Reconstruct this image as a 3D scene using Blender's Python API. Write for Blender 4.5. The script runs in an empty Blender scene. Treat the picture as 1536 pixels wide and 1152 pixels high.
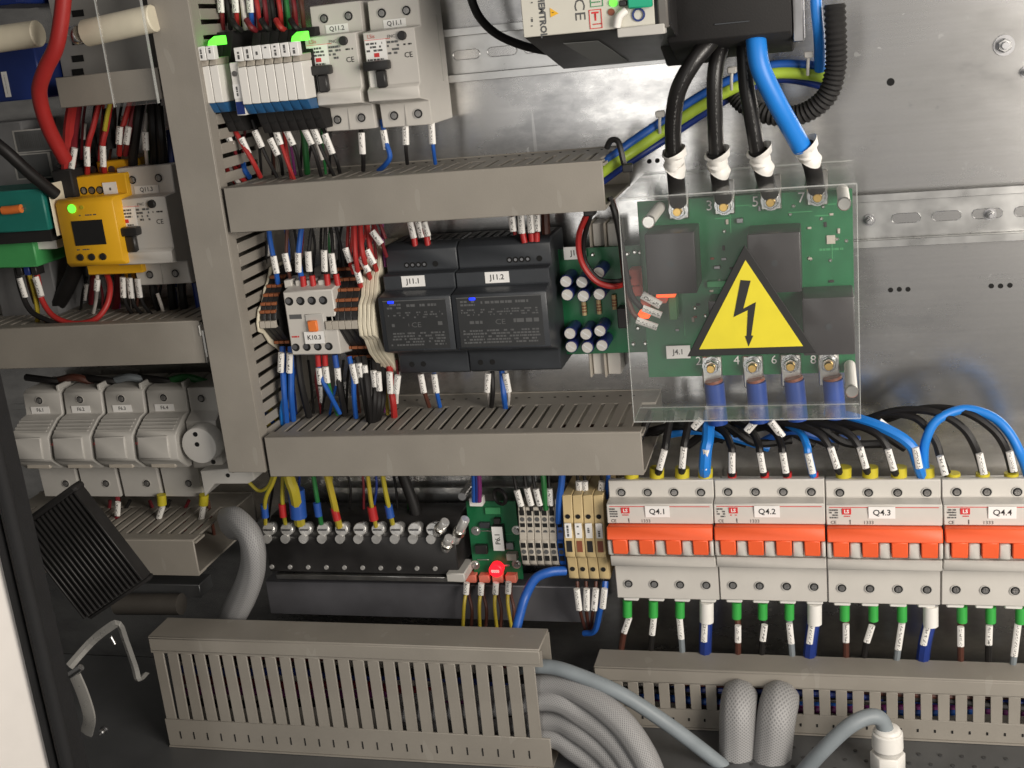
import bpy, bmesh, math, random
from mathutils import Vector, Matrix
random.seed(7)
scene = bpy.context.scene
COL = scene.collection

# ---------------------------------------------------------------- camera
# panel frame: x right, y up, z out of the mounting plate (metres)
CAMM = ((0.96672129, -0.09655701, -0.23691071),
        (-0.02338683, -0.95551719, 0.29400672),
        (-0.25476067, -0.27868197, -0.92597698))
CAMP = (0.22419, 0.24524, 0.81486)
FOC = 1800.0
def W(v):                       # panel frame -> Blender (Z up)
    return Vector((v[0], -v[2], v[1]))
cam = bpy.data.cameras.new('camera'); camo = bpy.data.objects.new('camera', cam); COL.objects.link(camo)
cam.sensor_width = 36.0; cam.lens = FOC / 1536.0 * 36.0; cam.clip_start = 0.02; cam.clip_end = 50
r, d, f = (W(CAMM[0]), W(CAMM[1]), W(CAMM[2]))
camo.matrix_world = Matrix(((r.x, -d.x, -f.x, 0), (r.y, -d.y, -f.y, 0), (r.z, -d.z, -f.z, 0), (0, 0, 0, 1)))
camo.location = W(CAMP)
scene.camera = camo
# ---------------------------------------------------------------- room light
world = bpy.data.worlds.new('World'); scene.world = world; world.use_nodes = True
bg = world.node_tree.nodes['Background']; bg.inputs[0].default_value = (1.0, 0.95, 0.88, 1); bg.inputs[1].default_value = 0.09
def area(name, pos, target, sx, sy, watts, col):
    l = bpy.data.lights.new(name, 'AREA'); l.shape = 'RECTANGLE'; l.size = sx; l.size_y = sy; l.energy = watts; l.color = col
    o = bpy.data.objects.new(name, l); COL.objects.link(o); o.location = W(pos)
    o.rotation_euler = (W(target) - W(pos)).to_track_quat('-Z', 'Y').to_euler()
area('room_lamp', (0.84, 0.26, 0.78), (0.0, 0.05, 0.0), 0.5, 0.6, 13.0, (1.0, 0.93, 0.84))
area('corridor_lamp', (-0.14, 0.55, 1.6), (0.09, 0.3, 0.0), 0.20, 2.2, 5.0, (1.0, 0.97, 0.93))
area('added_plate_fill', (0.62, -0.02, 1.9), (0.30, 0.12, 0.0), 1.0, 1.3, 0.66, (1.0, 0.95, 0.90))  # added soft fill, no real source; brightens reflections on the right of the plate
vs = scene.view_settings; vs.view_transform = 'Standard'; vs.look = 'None'; vs.exposure = 0.0; vs.gamma = 1.0; vs.use_curve_mapping = False

# ---------------------------------------------------------------- helpers
def ray(px, py):
    a, b = (px - 768.0) / FOC, (py - 576.0) / FOC
    return tuple(CAMM[0][i] * a + CAMM[1][i] * b + CAMM[2][i] for i in range(3))
def P(px, py, z):               # photo pixel at a given stand-off from the plate -> panel point
    q = ray(px, py); t = (z - CAMP[2]) / q[2]
    return Vector((CAMP[0] + t * q[0], CAMP[1] + t * q[1], z))
def X(px, py, z): return P(px, py, z).x
def Y(px, py, z): return P(px, py, z).y

MATS = {}
def mat(name, col, rough=0.5, metal=0.0, var=0.08, scale=60.0, bump=0.0, emit=0.0, spec=0.5, alpha=None, trans=0.0):
    if name in MATS: return MATS[name]
    m = bpy.data.materials.new(name); m.use_nodes = True; nt = m.node_tree; b = nt.nodes['Principled BSDF']
    b.inputs['Roughness'].default_value = rough; b.inputs['Metallic'].default_value = metal
    b.inputs['Specular IOR Level'].default_value = spec
    tc = nt.nodes.new('ShaderNodeTexCoord'); n = nt.nodes.new('ShaderNodeTexNoise'); n.inputs['Scale'].default_value = scale
    n.inputs['Detail'].default_value = 5; nt.links.new(tc.outputs['Object'], n.inputs['Vector'])
    mr = nt.nodes.new('ShaderNodeMapRange'); mr.inputs['From Min'].default_value = 0.3; mr.inputs['From Max'].default_value = 0.7
    mr.inputs['To Min'].default_value = 1 - var; mr.inputs['To Max'].default_value = 1 + var
    nt.links.new(n.outputs['Fac'], mr.inputs['Value'])
    mx = nt.nodes.new('ShaderNodeVectorMath'); mx.operation = 'SCALE'; mx.inputs[0].default_value = col
    nt.links.new(mr.outputs[0], mx.inputs['Scale']); nt.links.new(mx.outputs[0], b.inputs['Base Color'])
    rr = nt.nodes.new('ShaderNodeMapRange'); rr.inputs['To Min'].default_value = max(0.02, rough - 0.08); rr.inputs['To Max'].default_value = min(1, rough + 0.08)
    nt.links.new(n.outputs['Fac'], rr.inputs['Value']); nt.links.new(rr.outputs[0], b.inputs['Roughness'])
    if bump:
        n2 = nt.nodes.new('ShaderNodeTexNoise'); n2.inputs['Scale'].default_value = 900; nt.links.new(tc.outputs['Object'], n2.inputs['Vector'])
        bp = nt.nodes.new('ShaderNodeBump'); bp.inputs['Strength'].default_value = bump; bp.inputs['Distance'].default_value = 0.0005
        nt.links.new(n2.outputs['Fac'], bp.inputs['Height']); nt.links.new(bp.outputs[0], b.inputs['Normal'])
    if emit:
        b.inputs['Emission Color'].default_value = (*col, 1); b.inputs['Emission Strength'].default_value = emit
    if trans: b.inputs['Transmission Weight'].default_value = trans
    if alpha is not None: b.inputs['Alpha'].default_value = alpha
    MATS[name] = m
    return m

DUCT = mat('duct_grey', (0.280, 0.257, 0.223), 0.55, var=0.09, scale=22, bump=0.16)
LIGHT = mat('breaker_grey', (0.58, 0.555, 0.515), 0.45, var=0.03, bump=0.05)
BEIGE = mat('aged_grey', (0.50, 0.485, 0.455), 0.5, var=0.04, bump=0.05)
WHITE = mat('white_plastic', (0.80, 0.78, 0.74), 0.45, var=0.03)
PAPER = mat('label_white', (0.84, 0.83, 0.81), 0.6, var=0.02)
BLACK = mat('black_plastic', (0.018, 0.017, 0.017), 0.45, var=0.2)
MATTE = mat('black_matte', (0.011, 0.010, 0.010), 0.75, var=0.25, bump=0.2)
HOLE = mat('hole_dark', (0.006, 0.006, 0.006), 0.9)
INK = mat('ink_grey', (0.09, 0.09, 0.09), 0.7)
INKD = mat('ink_black', (0.02, 0.02, 0.02), 0.7)
INKL = mat('ink_light', (0.10, 0.102, 0.104), 0.6)
RED = mat('red_print', (0.62, 0.04, 0.04), 0.5)
ORANGE = mat('orange_toggle', (0.86, 0.12, 0.035), 0.4, var=0.04)
ORANGE2 = mat('orange_plastic', (0.80, 0.20, 0.04), 0.5)
TERMO = mat('terminal_orange', (0.27, 0.085, 0.03), 0.55)
YELLOW = mat('yellow_plastic', (0.80, 0.43, 0.015), 0.45, var=0.05)
YCAP = mat('yellow_cap', (0.52, 0.44, 0.025), 0.5)
SIGN = mat('sign_yellow', (0.74, 0.63, 0.03), 0.42, var=0.05, bump=0.1)
SLATE = mat('slate_plastic', (0.036, 0.040, 0.046), 0.42, var=0.08, bump=0.1)
SLATE2 = mat('slate_print', (0.026, 0.027, 0.028), 0.38, var=0.06)
STEEL = mat('steel', (0.66, 0.66, 0.66), 0.28, 1.0, var=0.12, scale=150)
ZINC = mat('zinc_rail', (0.62, 0.62, 0.61), 0.30, 1.0, var=0.10, scale=60)
DSTEEL = mat('dull_steel', (0.34, 0.34, 0.35), 0.42, 1.0, var=0.15)
BRASS = mat('brass', (0.80, 0.52, 0.16), 0.3, 1.0)
TIN = mat('tinned_copper', (0.72, 0.70, 0.66), 0.3, 1.0)
COPPER = mat('shrink_brown', (0.24, 0.07, 0.035), 0.5)
PCB = mat('board_green', (0.010, 0.135, 0.050), 0.35, var=0.12, scale=90)
PCBL = mat('board_green_pale', (0.05, 0.28, 0.11), 0.4)
TEAL = mat('teal_plastic', (0.012, 0.17, 0.14), 0.5)
CGREEN = mat('connector_green', (0.06, 0.33, 0.10), 0.5)
NAVY = mat('navy_plastic', (0.012, 0.03, 0.16), 0.4)
RBLUE = mat('relay_blue', (0.02, 0.10, 0.24), 0.45)
CAPB = mat('capacitor_blue', (0.012, 0.018, 0.12), 0.3)
SAND = mat('sand_plastic', (0.56, 0.43, 0.22), 0.5, var=0.05)
TGREY = mat('terminal_grey', (0.46, 0.42, 0.36), 0.5)
CREAM = mat('cream_plastic', (0.70, 0.64, 0.50), 0.5, var=0.06)
SALMON = mat('salmon_plastic', (0.75, 0.20, 0.14), 0.5)
DARKR = mat('relay_case', (0.035, 0.032, 0.035), 0.32, var=0.08)
RUBBER = mat('rubber_seal', (0.010, 0.010, 0.011), 0.8, var=0.2, bump=0.3)
PAINT = mat('cabinet_paint', (0.80, 0.76, 0.72), 0.5, var=0.02)
FLOORM = mat('floor_sheet', (0.16, 0.165, 0.17), 0.42, 0.6, var=0.12, scale=25)
GLOWG = mat('lamp_green', (0.12, 1.0, 0.05), 0.4, emit=1.6)
GLOWB = mat('lamp_blue', (0.01, 0.035, 1.0), 0.4, emit=1.4)
GLOWR = mat('lamp_red', (1.0, 0.012, 0.025), 0.4, emit=1.3)
GLOWO = mat('lamp_orange', (1.0, 0.10, 0.02), 0.4, emit=1.6)
WIRE = {
 'red': mat('wire_red', (0.38, 0.024, 0.022), 0.45), 'black': mat('wire_black', (0.012, 0.011, 0.011), 0.52, spec=0.35),
 'blue': mat('wire_blue', (0.016, 0.10, 0.42), 0.42), 'bright blue': mat('cable_blue', (0.012, 0.20, 0.66), 0.42, var=0.04),
 'navy': mat('wire_navy', (0.012, 0.035, 0.21), 0.42), 'green': mat('wire_green', (0.02, 0.16, 0.04), 0.42),
 'yellow': mat('wire_yellow', (0.44, 0.34, 0.03), 0.45), 'brown': mat('wire_brown', (0.085, 0.028, 0.018), 0.45),
 'white': mat('wire_white', (0.66, 0.62, 0.58), 0.45), 'grey': mat('wire_grey', (0.22, 0.25, 0.27), 0.5),
 'purple': mat('wire_purple', (0.20, 0.03, 0.16), 0.45), 'dark red': mat('wire_dark_red', (0.16, 0.012, 0.018), 0.45)}
FERR = {'red': mat('ferrule_red', (0.42, 0.02, 0.02), 0.4), 'blue': mat('ferrule_blue', (0.02, 0.08, 0.34), 0.4),
        'green': mat('ferrule_green', (0.04, 0.36, 0.06), 0.4), 'white': WHITE, 'yellow': YCAP}

def nodes_of(name):
    m = bpy.data.materials.new(name); m.use_nodes = True
    return m, m.node_tree, m.node_tree.nodes['Principled BSDF']
# yellow/green striped earth wire: stripe runs along the wire (u = around)
def striped(name, a, b2, u0):
    m, nt, b = nodes_of(name); uv = nt.nodes.new('ShaderNodeUVMap'); s = nt.nodes.new('ShaderNodeSeparateXYZ')
    nt.links.new(uv.outputs[0], s.inputs[0]); c = nt.nodes.new('ShaderNodeMath'); c.operation = 'GREATER_THAN'; c.inputs[1].default_value = u0
    nt.links.new(s.outputs[0], c.inputs[0]); mx = nt.nodes.new('ShaderNodeMix'); mx.data_type = 'RGBA'
    mx.inputs[6].default_value = (*a, 1); mx.inputs[7].default_value = (*b2, 1); nt.links.new(c.outputs[0], mx.inputs[0])
    nt.links.new(mx.outputs[2], b.inputs['Base Color']); b.inputs['Roughness'].default_value = 0.42
    return m
WIRE['yellow and green'] = striped('wire_earth', (0.42, 0.35, 0.03), (0.03, 0.20, 0.05), 0.62)
WIRE['green and yellow'] = striped('cable_earth', (0.42, 0.58, 0.06), (0.03, 0.20, 0.05), 0.86)
# white sleeve with small printed characters (flat print only)
def printed(name, base, ink, pu, pv, u0, u1, dark=0.6):
    m, nt, b = nodes_of(name); uv = nt.nodes.new('ShaderNodeUVMap')
    q = nt.nodes.new('ShaderNodeVectorMath'); q.operation = 'MULTIPLY'; q.inputs[1].default_value = (pu, pv, 1)
    nt.links.new(uv.outputs[0], q.inputs[0])
    oi = nt.nodes.new('ShaderNodeObjectInfo'); ad = nt.nodes.new('ShaderNodeVectorMath'); ad.operation = 'ADD'
    nt.links.new(q.outputs[0], ad.inputs[0])
    cb = nt.nodes.new('ShaderNodeCombineXYZ'); ms = nt.nodes.new('ShaderNodeMath'); ms.operation = 'MULTIPLY'; ms.inputs[1].default_value = 50
    nt.links.new(oi.outputs['Random'], ms.inputs[0]); nt.links.new(ms.outputs[0], cb.inputs[2]); nt.links.new(cb.outputs[0], ad.inputs[1])
    n = nt.nodes.new('ShaderNodeTexNoise'); n.inputs['Scale'].default_value = 1.0; n.inputs['Detail'].default_value = 2
    nt.links.new(ad.outputs[0], n.inputs['Vector'])
    g = nt.nodes.new('ShaderNodeMath'); g.operation = 'GREATER_THAN'; g.inputs[1].default_value = 0.54; nt.links.new(n.outputs['Fac'], g.inputs[0])
    s = nt.nodes.new('ShaderNodeSeparateXYZ'); nt.links.new(uv.outputs[0], s.inputs[0])
    a = nt.nodes.new('ShaderNodeMath'); a.operation = 'GREATER_THAN'; a.inputs[1].default_value = u0; nt.links.new(s.outputs[0], a.inputs[0])
    c = nt.nodes.new('ShaderNodeMath'); c.operation = 'LESS_THAN'; c.inputs[1].default_value = u1; nt.links.new(s.outputs[0], c.inputs[0])
    t = nt.nodes.new('ShaderNodeMath'); t.operation = 'MULTIPLY'; nt.links.new(a.outputs[0], t.inputs[0]); nt.links.new(c.outputs[0], t.inputs[1])
    t2 = nt.nodes.new('ShaderNodeMath'); t2.operation = 'MULTIPLY'; nt.links.new(t.outputs[0], t2.inputs[0]); nt.links.new(g.outputs[0], t2.inputs[1])
    t3 = nt.nodes.new('ShaderNodeMath'); t3.operation = 'MULTIPLY'; t3.inputs[1].default_value = dark; nt.links.new(t2.outputs[0], t3.inputs[0])
    mx = nt.nodes.new('ShaderNodeMix'); mx.data_type = 'RGBA'; mx.inputs[6].default_value = (*base, 1); mx.inputs[7].default_value = (*ink, 1)
    nt.links.new(t3.outputs[0], mx.inputs[0]); nt.links.new(mx.outputs[2], b.inputs['Base Color']); b.inputs['Roughness'].default_value = 0.4
    return m
SLEEVE = printed('sleeve_print', (0.80, 0.78, 0.745), (0.03, 0.03, 0.03), 18, 1000, 0.44, 0.57, 0.85)
CPRINT = printed('cable_print', (0.012, 0.011, 0.011), (0.16, 0.16, 0.16), 60, 700, 0.44, 0.475, 0.8)
# clear sheet: thin dielectric film look
def clear_mat(name, tint):
    m = bpy.data.materials.new(name); m.use_nodes = True; nt = m.node_tree
    for n in list(nt.nodes): nt.nodes.remove(n)
    out = nt.nodes.new('ShaderNodeOutputMaterial'); t = nt.nodes.new('ShaderNodeBsdfTransparent'); t.inputs[0].default_value = (*tint, 1)
    g = nt.nodes.new('ShaderNodeBsdfGlossy'); g.inputs['Roughness'].default_value = 0.12; g.inputs[0].default_value = (1, 1, 1, 1)
    fr = nt.nodes.new('ShaderNodeFresnel'); fr.inputs['IOR'].default_value = 1.22
    mx = nt.nodes.new('ShaderNodeMixShader'); ml = nt.nodes.new('ShaderNodeMath'); ml.operation = 'MULTIPLY'; ml.inputs[1].default_value = 0.4; nt.links.new(fr.outputs[0], ml.inputs[0]); nt.links.new(ml.outputs[0], mx.inputs[0]); nt.links.new(t.outputs[0], mx.inputs[1]); nt.links.new(g.outputs[0], mx.inputs[2])
    df = nt.nodes.new('ShaderNodeBsdfDiffuse'); df.inputs[0].default_value = (0.9, 0.9, 0.88, 1); mx2 = nt.nodes.new('ShaderNodeMixShader'); mx2.inputs[0].default_value = 0.020
    nt.links.new(mx.outputs[0], mx2.inputs[1]); nt.links.new(df.outputs[0], mx2.inputs[2]); nt.links.new(mx2.outputs[0], out.inputs[0]); return m
CLEAR = clear_mat('clear_sheet', (0.985, 0.988, 0.985))
EDGE = mat('clear_edge', (0.75, 0.77, 0.75), 0.25, var=0.05, alpha=0.30)
# galvanised mounting plate
def plate_mat():
    m, nt, b = nodes_of('galvanised_plate'); b.inputs['Metallic'].default_value = 1.0
    tc = nt.nodes.new('ShaderNodeTexCoord')
    n = nt.nodes.new('ShaderNodeTexNoise'); n.inputs['Scale'].default_value = 9; n.inputs['Detail'].default_value = 8; n.inputs['Roughness'].default_value = 0.68
    mp0 = nt.nodes.new('ShaderNodeMapping'); mp0.inputs['Scale'].default_value = (0.8, 1, 1.7); nt.links.new(tc.outputs['Object'], mp0.inputs[0]); nt.links.new(mp0.outputs[0], n.inputs['Vector'])
    cr = nt.nodes.new('ShaderNodeValToRGB'); e = cr.color_ramp.elements; e[0].position = 0.36; e[0].color = (0.40, 0.40, 0.405, 1); e[1].position = 0.62; e[1].color = (0.84, 0.83, 0.81, 1)
    nt.links.new(n.outputs['Fac'], cr.inputs[0])
    mp = nt.nodes.new('ShaderNodeMapping'); mp.inputs['Scale'].default_value = (6, 1, 420); nt.links.new(tc.outputs['Object'], mp.inputs[0])
    n2 = nt.nodes.new('ShaderNodeTexNoise'); n2.inputs['Scale'].default_value = 1; n2.inputs['Detail'].default_value = 3; nt.links.new(mp.outputs[0], n2.inputs['Vector'])
    mr = nt.nodes.new('ShaderNodeMapRange'); mr.inputs['To Min'].default_value = 0.93; mr.inputs['To Max'].default_value = 1.05; nt.links.new(n2.outputs['Fac'], mr.inputs['Value'])
    # white spatter of dried specks
    v = nt.nodes.new('ShaderNodeTexVoronoi'); v.inputs['Scale'].default_value = 60; v.inputs['Randomness'].default_value = 1.0; v.voronoi_dimensions = '2D'
    mp2 = nt.nodes.new('ShaderNodeMapping'); mp2.inputs['Rotation'].default_value = (math.radians(90), 0, 0); nt.links.new(tc.outputs['Object'], mp2.inputs[0]); nw = nt.nodes.new('ShaderNodeTexNoise'); nw.inputs['Scale'].default_value = 300; nt.links.new(mp2.outputs[0], nw.inputs['Vector'])
    sw = nt.nodes.new('ShaderNodeVectorMath'); sw.operation = 'MULTIPLY_ADD'; sw.inputs[1].default_value = (.006, .006, 0); nt.links.new(nw.outputs['Color'], sw.inputs[0]); nt.links.new(mp2.outputs[0], sw.inputs[2]); nt.links.new(sw.outputs[0], v.inputs['Vector'])
    sc_ = nt.nodes.new('ShaderNodeSeparateColor'); nt.links.new(v.outputs['Color'], sc_.inputs[0])
    th = nt.nodes.new('ShaderNodeMapRange'); th.inputs['From Min'].default_value = 0.45; th.inputs['From Max'].default_value = 1.0; th.inputs['To Min'].default_value = 0.0; th.inputs['To Max'].default_value = 0.085; nt.links.new(sc_.outputs[0], th.inputs['Value'])
    sp = nt.nodes.new('ShaderNodeMath'); sp.operation = 'LESS_THAN'; nt.links.new(v.outputs['Distance'], sp.inputs[0]); nt.links.new(th.outputs[0], sp.inputs[1])
    mul = nt.nodes.new('ShaderNodeVectorMath'); mul.operation = 'SCALE'; nt.links.new(cr.outputs[0], mul.inputs[0]); nt.links.new(mr.outputs[0], mul.inputs['Scale'])
    mx = nt.nodes.new('ShaderNodeMix'); mx.data_type = 'RGBA'; mx.inputs[7].default_value = (0.70, 0.70, 0.69, 1)
    sc1 = None
    for rot_, seed_ in ((0.15, 0.0), (1.25, 7.0)):
        mq = nt.nodes.new('ShaderNodeMapping'); mq.inputs['Rotation'].default_value = (0, rot_, 0); mq.inputs['Scale'].default_value = (70, 1, 5); mq.inputs['Location'].default_value = (seed_, 0, seed_); nt.links.new(tc.outputs['Object'], mq.inputs[0])
        nq = nt.nodes.new('ShaderNodeTexNoise'); nq.inputs['Scale'].default_value = 1.0; nq.inputs['Detail'].default_value = 1.0; nt.links.new(mq.outputs[0], nq.inputs['Vector'])
        c1 = nt.nodes.new('ShaderNodeMath'); c1.operation = 'GREATER_THAN'; c1.inputs[1].default_value = 0.74; nt.links.new(nq.outputs['Fac'], c1.inputs[0])
        c2 = nt.nodes.new('ShaderNodeMath'); c2.operation = 'MULTIPLY'; c2.inputs[1].default_value = 0.5; nt.links.new(c1.outputs[0], c2.inputs[0]); prev_ = sc1 or sp
        c3 = nt.nodes.new('ShaderNodeMath'); c3.operation = 'MAXIMUM'; nt.links.new(prev_.outputs[0], c3.inputs[0]); nt.links.new(c2.outputs[0], c3.inputs[1]); sc1 = c3
    nt.links.new(sc1.outputs[0], mx.inputs[0]); nt.links.new(mul.outputs[0], mx.inputs[6]); nt.links.new(mx.outputs[2], b.inputs['Base Color'])
    rr = nt.nodes.new('ShaderNodeMapRange'); rr.inputs['From Min'].default_value = 0.3; rr.inputs['From Max'].default_value = 0.7; rr.inputs['To Min'].default_value = 0.33; rr.inputs['To Max'].default_value = 0.17
    nt.links.new(n.outputs['Fac'], rr.inputs['Value']); nt.links.new(rr.outputs[0], b.inputs['Roughness'])
    bp = nt.nodes.new('ShaderNodeBump'); bp.inputs['Strength'].default_value = 0.05; bp.inputs['Distance'].default_value = 0.0004
    nt.links.new(n2.outputs['Fac'], bp.inputs['Height']); nt.links.new(bp.outputs[0], b.inputs['Normal'])
    return m
PLATE = plate_mat()
# braided grey sleeving
def braid_mat():
    m, nt, b = nodes_of('braided_sleeving'); uv = nt.nodes.new('ShaderNodeUVMap'); s = nt.nodes.new('ShaderNodeSeparateXYZ'); nt.links.new(uv.outputs[0], s.inputs[0])
    hs = []
    for sg in (1, -1):
        a = nt.nodes.new('ShaderNodeMath'); a.operation = 'MULTIPLY'; a.inputs[1].default_value = 56; nt.links.new(s.outputs[0], a.inputs[0])
        c = nt.nodes.new('ShaderNodeMath'); c.operation = 'MULTIPLY'; c.inputs[1].default_value = 1050 * sg; nt.links.new(s.outputs[1], c.inputs[0])
        d2 = nt.nodes.new('ShaderNodeMath'); d2.operation = 'ADD'; nt.links.new(a.outputs[0], d2.inputs[0]); nt.links.new(c.outputs[0], d2.inputs[1])
        e = nt.nodes.new('ShaderNodeMath'); e.operation = 'MULTIPLY'; e.inputs[1].default_value = math.pi; nt.links.new(d2.outputs[0], e.inputs[0])
        k = nt.nodes.new('ShaderNodeMath'); k.operation = 'SINE'; nt.links.new(e.outputs[0], k.inputs[0]); hs.append(k)
    mm = nt.nodes.new('ShaderNodeMath'); mm.operation = 'MAXIMUM'; nt.links.new(hs[0].outputs[0], mm.inputs[0]); nt.links.new(hs[1].outputs[0], mm.inputs[1])
    mr = nt.nodes.new('ShaderNodeMapRange'); mr.inputs['From Min'].default_value = -1; nt.links.new(mm.outputs[0], mr.inputs['Value'])
    cr = nt.nodes.new('ShaderNodeValToRGB'); e = cr.color_ramp.elements; e[0].color = (0.17, 0.17, 0.175, 1); e[1].color = (0.34, 0.337, 0.337, 1); nt.links.new(mr.outputs[0], cr.inputs[0])
    nt.links.new(cr.outputs[0], b.inputs['Base Color']); b.inputs['Roughness'].default_value = 0.5
    bp = nt.nodes.new('ShaderNodeBump'); bp.inputs['Strength'].default_value = 0.3; bp.inputs['Distance'].default_value = 0.0008; nt.links.new(mr.outputs[0], bp.inputs['Height']); nt.links.new(bp.outputs[0], b.inputs['Normal'])
    return m
BRAID = braid_mat()

def scuff(m, amount, tone):      # fine pale scratches and dust on an existing plain material
    nt = m.node_tree; b = nt.nodes['Principled BSDF']; src = b.inputs['Base Color'].links[0].from_socket; tc = nt.nodes.new('ShaderNodeTexCoord'); prev = src
    for rot_, sx_, sz_, lv in ((0.35, 30, 4, .66), (1.3, 45, 5, .69), (2.3, 26, 3, .67)):
        mq = nt.nodes.new('ShaderNodeMapping'); mq.inputs['Rotation'].default_value = (0.2, rot_, 0.3); mq.inputs['Scale'].default_value = (sx_ * 2, 40, sz_ * 4); nt.links.new(tc.outputs['Object'], mq.inputs[0])
        nq = nt.nodes.new('ShaderNodeTexNoise'); nq.inputs['Scale'].default_value = 1.0; nq.inputs['Detail'].default_value = 2.0; nt.links.new(mq.outputs[0], nq.inputs['Vector'])
        c1 = nt.nodes.new('ShaderNodeMath'); c1.operation = 'GREATER_THAN'; c1.inputs[1].default_value = lv + 0.05; nt.links.new(nq.outputs['Fac'], c1.inputs[0])
        c2 = nt.nodes.new('ShaderNodeMath'); c2.operation = 'MULTIPLY'; c2.inputs[1].default_value = amount; nt.links.new(c1.outputs[0], c2.inputs[0])
        mx = nt.nodes.new('ShaderNodeMix'); mx.data_type = 'RGBA'; mx.inputs[7].default_value = (*tone, 1); nt.links.new(c2.outputs[0], mx.inputs[0]); nt.links.new(prev, mx.inputs[6]); prev = mx.outputs[2]
    nt.links.new(prev, b.inputs['Base Color'])
scuff(DUCT, 0.22, (0.40, 0.38, 0.34))
ORI = {}
class MB:
    def __init__(s): s.v = []; s.f = []; s.uv = []
    def add(s, vs, fs, uvs=None):
        o = len(s.v); s.v += [Vector(v) for v in vs]; s.f += [tuple(i + o for i in q) for q in fs]
        s.uv += uvs if uvs else [None] * len(fs); return s
    def box(s, x0, x1, y0, y1, z0, z1):
        x0, x1 = sorted((x0, x1)); y0, y1 = sorted((y0, y1)); z0, z1 = sorted((z0, z1))
        return s.add([(x0, y0, z0), (x1, y0, z0), (x1, y1, z0), (x0, y1, z0), (x0, y0, z1), (x1, y0, z1), (x1, y1, z1), (x0, y1, z1)],
                     [(0, 3, 2, 1), (4, 5, 6, 7), (0, 1, 5, 4), (1, 2, 6, 5), (2, 3, 7, 6), (3, 0, 4, 7)])
    def px(s, prof, x0, x1):    # profile of (y, z) swept along x
        n = len(prof); a = sum(prof[i][0] * prof[(i + 1) % n][1] - prof[(i + 1) % n][0] * prof[i][1] for i in range(n))
        if a < 0: prof = prof[::-1]
        vs = [(x0, y, z) for y, z in prof] + [(x1, y, z) for y, z in prof]
        return s.add(vs, [tuple(range(n - 1, -1, -1)), tuple(range(n, 2 * n))] + [(i, (i + 1) % n, n + (i + 1) % n, n + i) for i in range(n)])
    def pz(s, prof, z0, z1):    # outline of (x, y) swept along z
        n = len(prof); a = sum(prof[i][0] * prof[(i + 1) % n][1] - prof[(i + 1) % n][0] * prof[i][1] for i in range(n))
        if a < 0: prof = prof[::-1]
        vs = [(x, y, z0) for x, y in prof] + [(x, y, z1) for x, y in prof]
        return s.add(vs, [tuple(range(n - 1, -1, -1)), tuple(range(n, 2 * n))] + [(i, (i + 1) % n, n + (i + 1) % n, n + i) for i in range(n)])
    def cyl(s, a, b, r0, r1=None, n=14):
        a, b = Vector(a), Vector(b); r1 = r0 if r1 is None else r1; t = (b - a).normalized()
        e = Vector((0, 0, 1)) if abs(t.z) < 0.9 else Vector((1, 0, 0)); u = t.cross(e).normalized(); w = t.cross(u)
        c = [(math.cos(2 * math.pi * i / n), math.sin(2 * math.pi * i / n)) for i in range(n)]
        vs = [a + (u * p + w * q) * r0 for p, q in c] + [b + (u * p + w * q) * r1 for p, q in c]
        return s.add(vs, [tuple(range(n - 1, -1, -1)), tuple(range(n, 2 * n))] + [(i, (i + 1) % n, n + (i + 1) % n, n + i) for i in range(n)])
    def tube(s, pts, rad, n=9, flat=1.0, cap=True, wave=None, lobes=None):
        pts = [Vector(p) for p in pts]; m = len(pts); vs = []; L = [0.0]
        for i in range(1, m): L.append(L[-1] + (pts[i] - pts[i - 1]).length)
        prev = None
        for i, p in enumerate(pts):
            t = (pts[min(i + 1, m - 1)] - pts[max(i - 1, 0)]).normalized()
            u = Vector((0, 0, 1)) - t * t.z
            if lobes: u = (prev - t * prev.dot(t)) if prev else (Vector((1, 0, 0)) - t * t.x if abs(t.z) > .8 else u)
            if u.length < 0.25: u = (prev - t * prev.dot(t)) if prev else Vector((0, 1, 0)) - t * t.y
            u.normalize(); prev = u; w = t.cross(u)
            rr = rad[i] if isinstance(rad, (list, tuple)) else rad
            if wave: rr *= wave(i)
            for k in range(n):
                a = 2 * math.pi * (k / n - 0.5)   # u of 0.5 faces out of the plate
                r2 = rr * (1 + lobes[1] * math.cos(lobes[0] * a + i * 0.12) + lobes[1] * .6 * math.sin(3 * a + i * .23)) if lobes else rr
                vs.append(p + u * math.cos(a) * r2 * flat + w * math.sin(a) * r2)
        fs = []; uv = []
        for i in range(m - 1):
            for k in range(n):
                k2 = (k + 1) % n; fs.append((i * n + k, i * n + k2, (i + 1) * n + k2, (i + 1) * n + k))
                uv.append(((k / n, L[i]), ((k + 1) / n, L[i]), ((k + 1) / n, L[i + 1]), (k / n, L[i + 1])))
        if cap:
            fs.append(tuple(range(n - 1, -1, -1))); uv.append(tuple((0.0, 0.0) for _ in range(n)))
            fs.append(tuple((m - 1) * n + k for k in range(n))); uv.append(tuple((0.0, 0.0) for _ in range(n)))
        return s.add(vs, fs, uv)
    def turn(s, c, axis, ang):  # rotate everything so far about a point
        R = Matrix.Rotation(ang, 3, Vector(axis)); c = Vector(c); s.v = [R @ (v - c) + c for v in s.v]; return s
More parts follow.
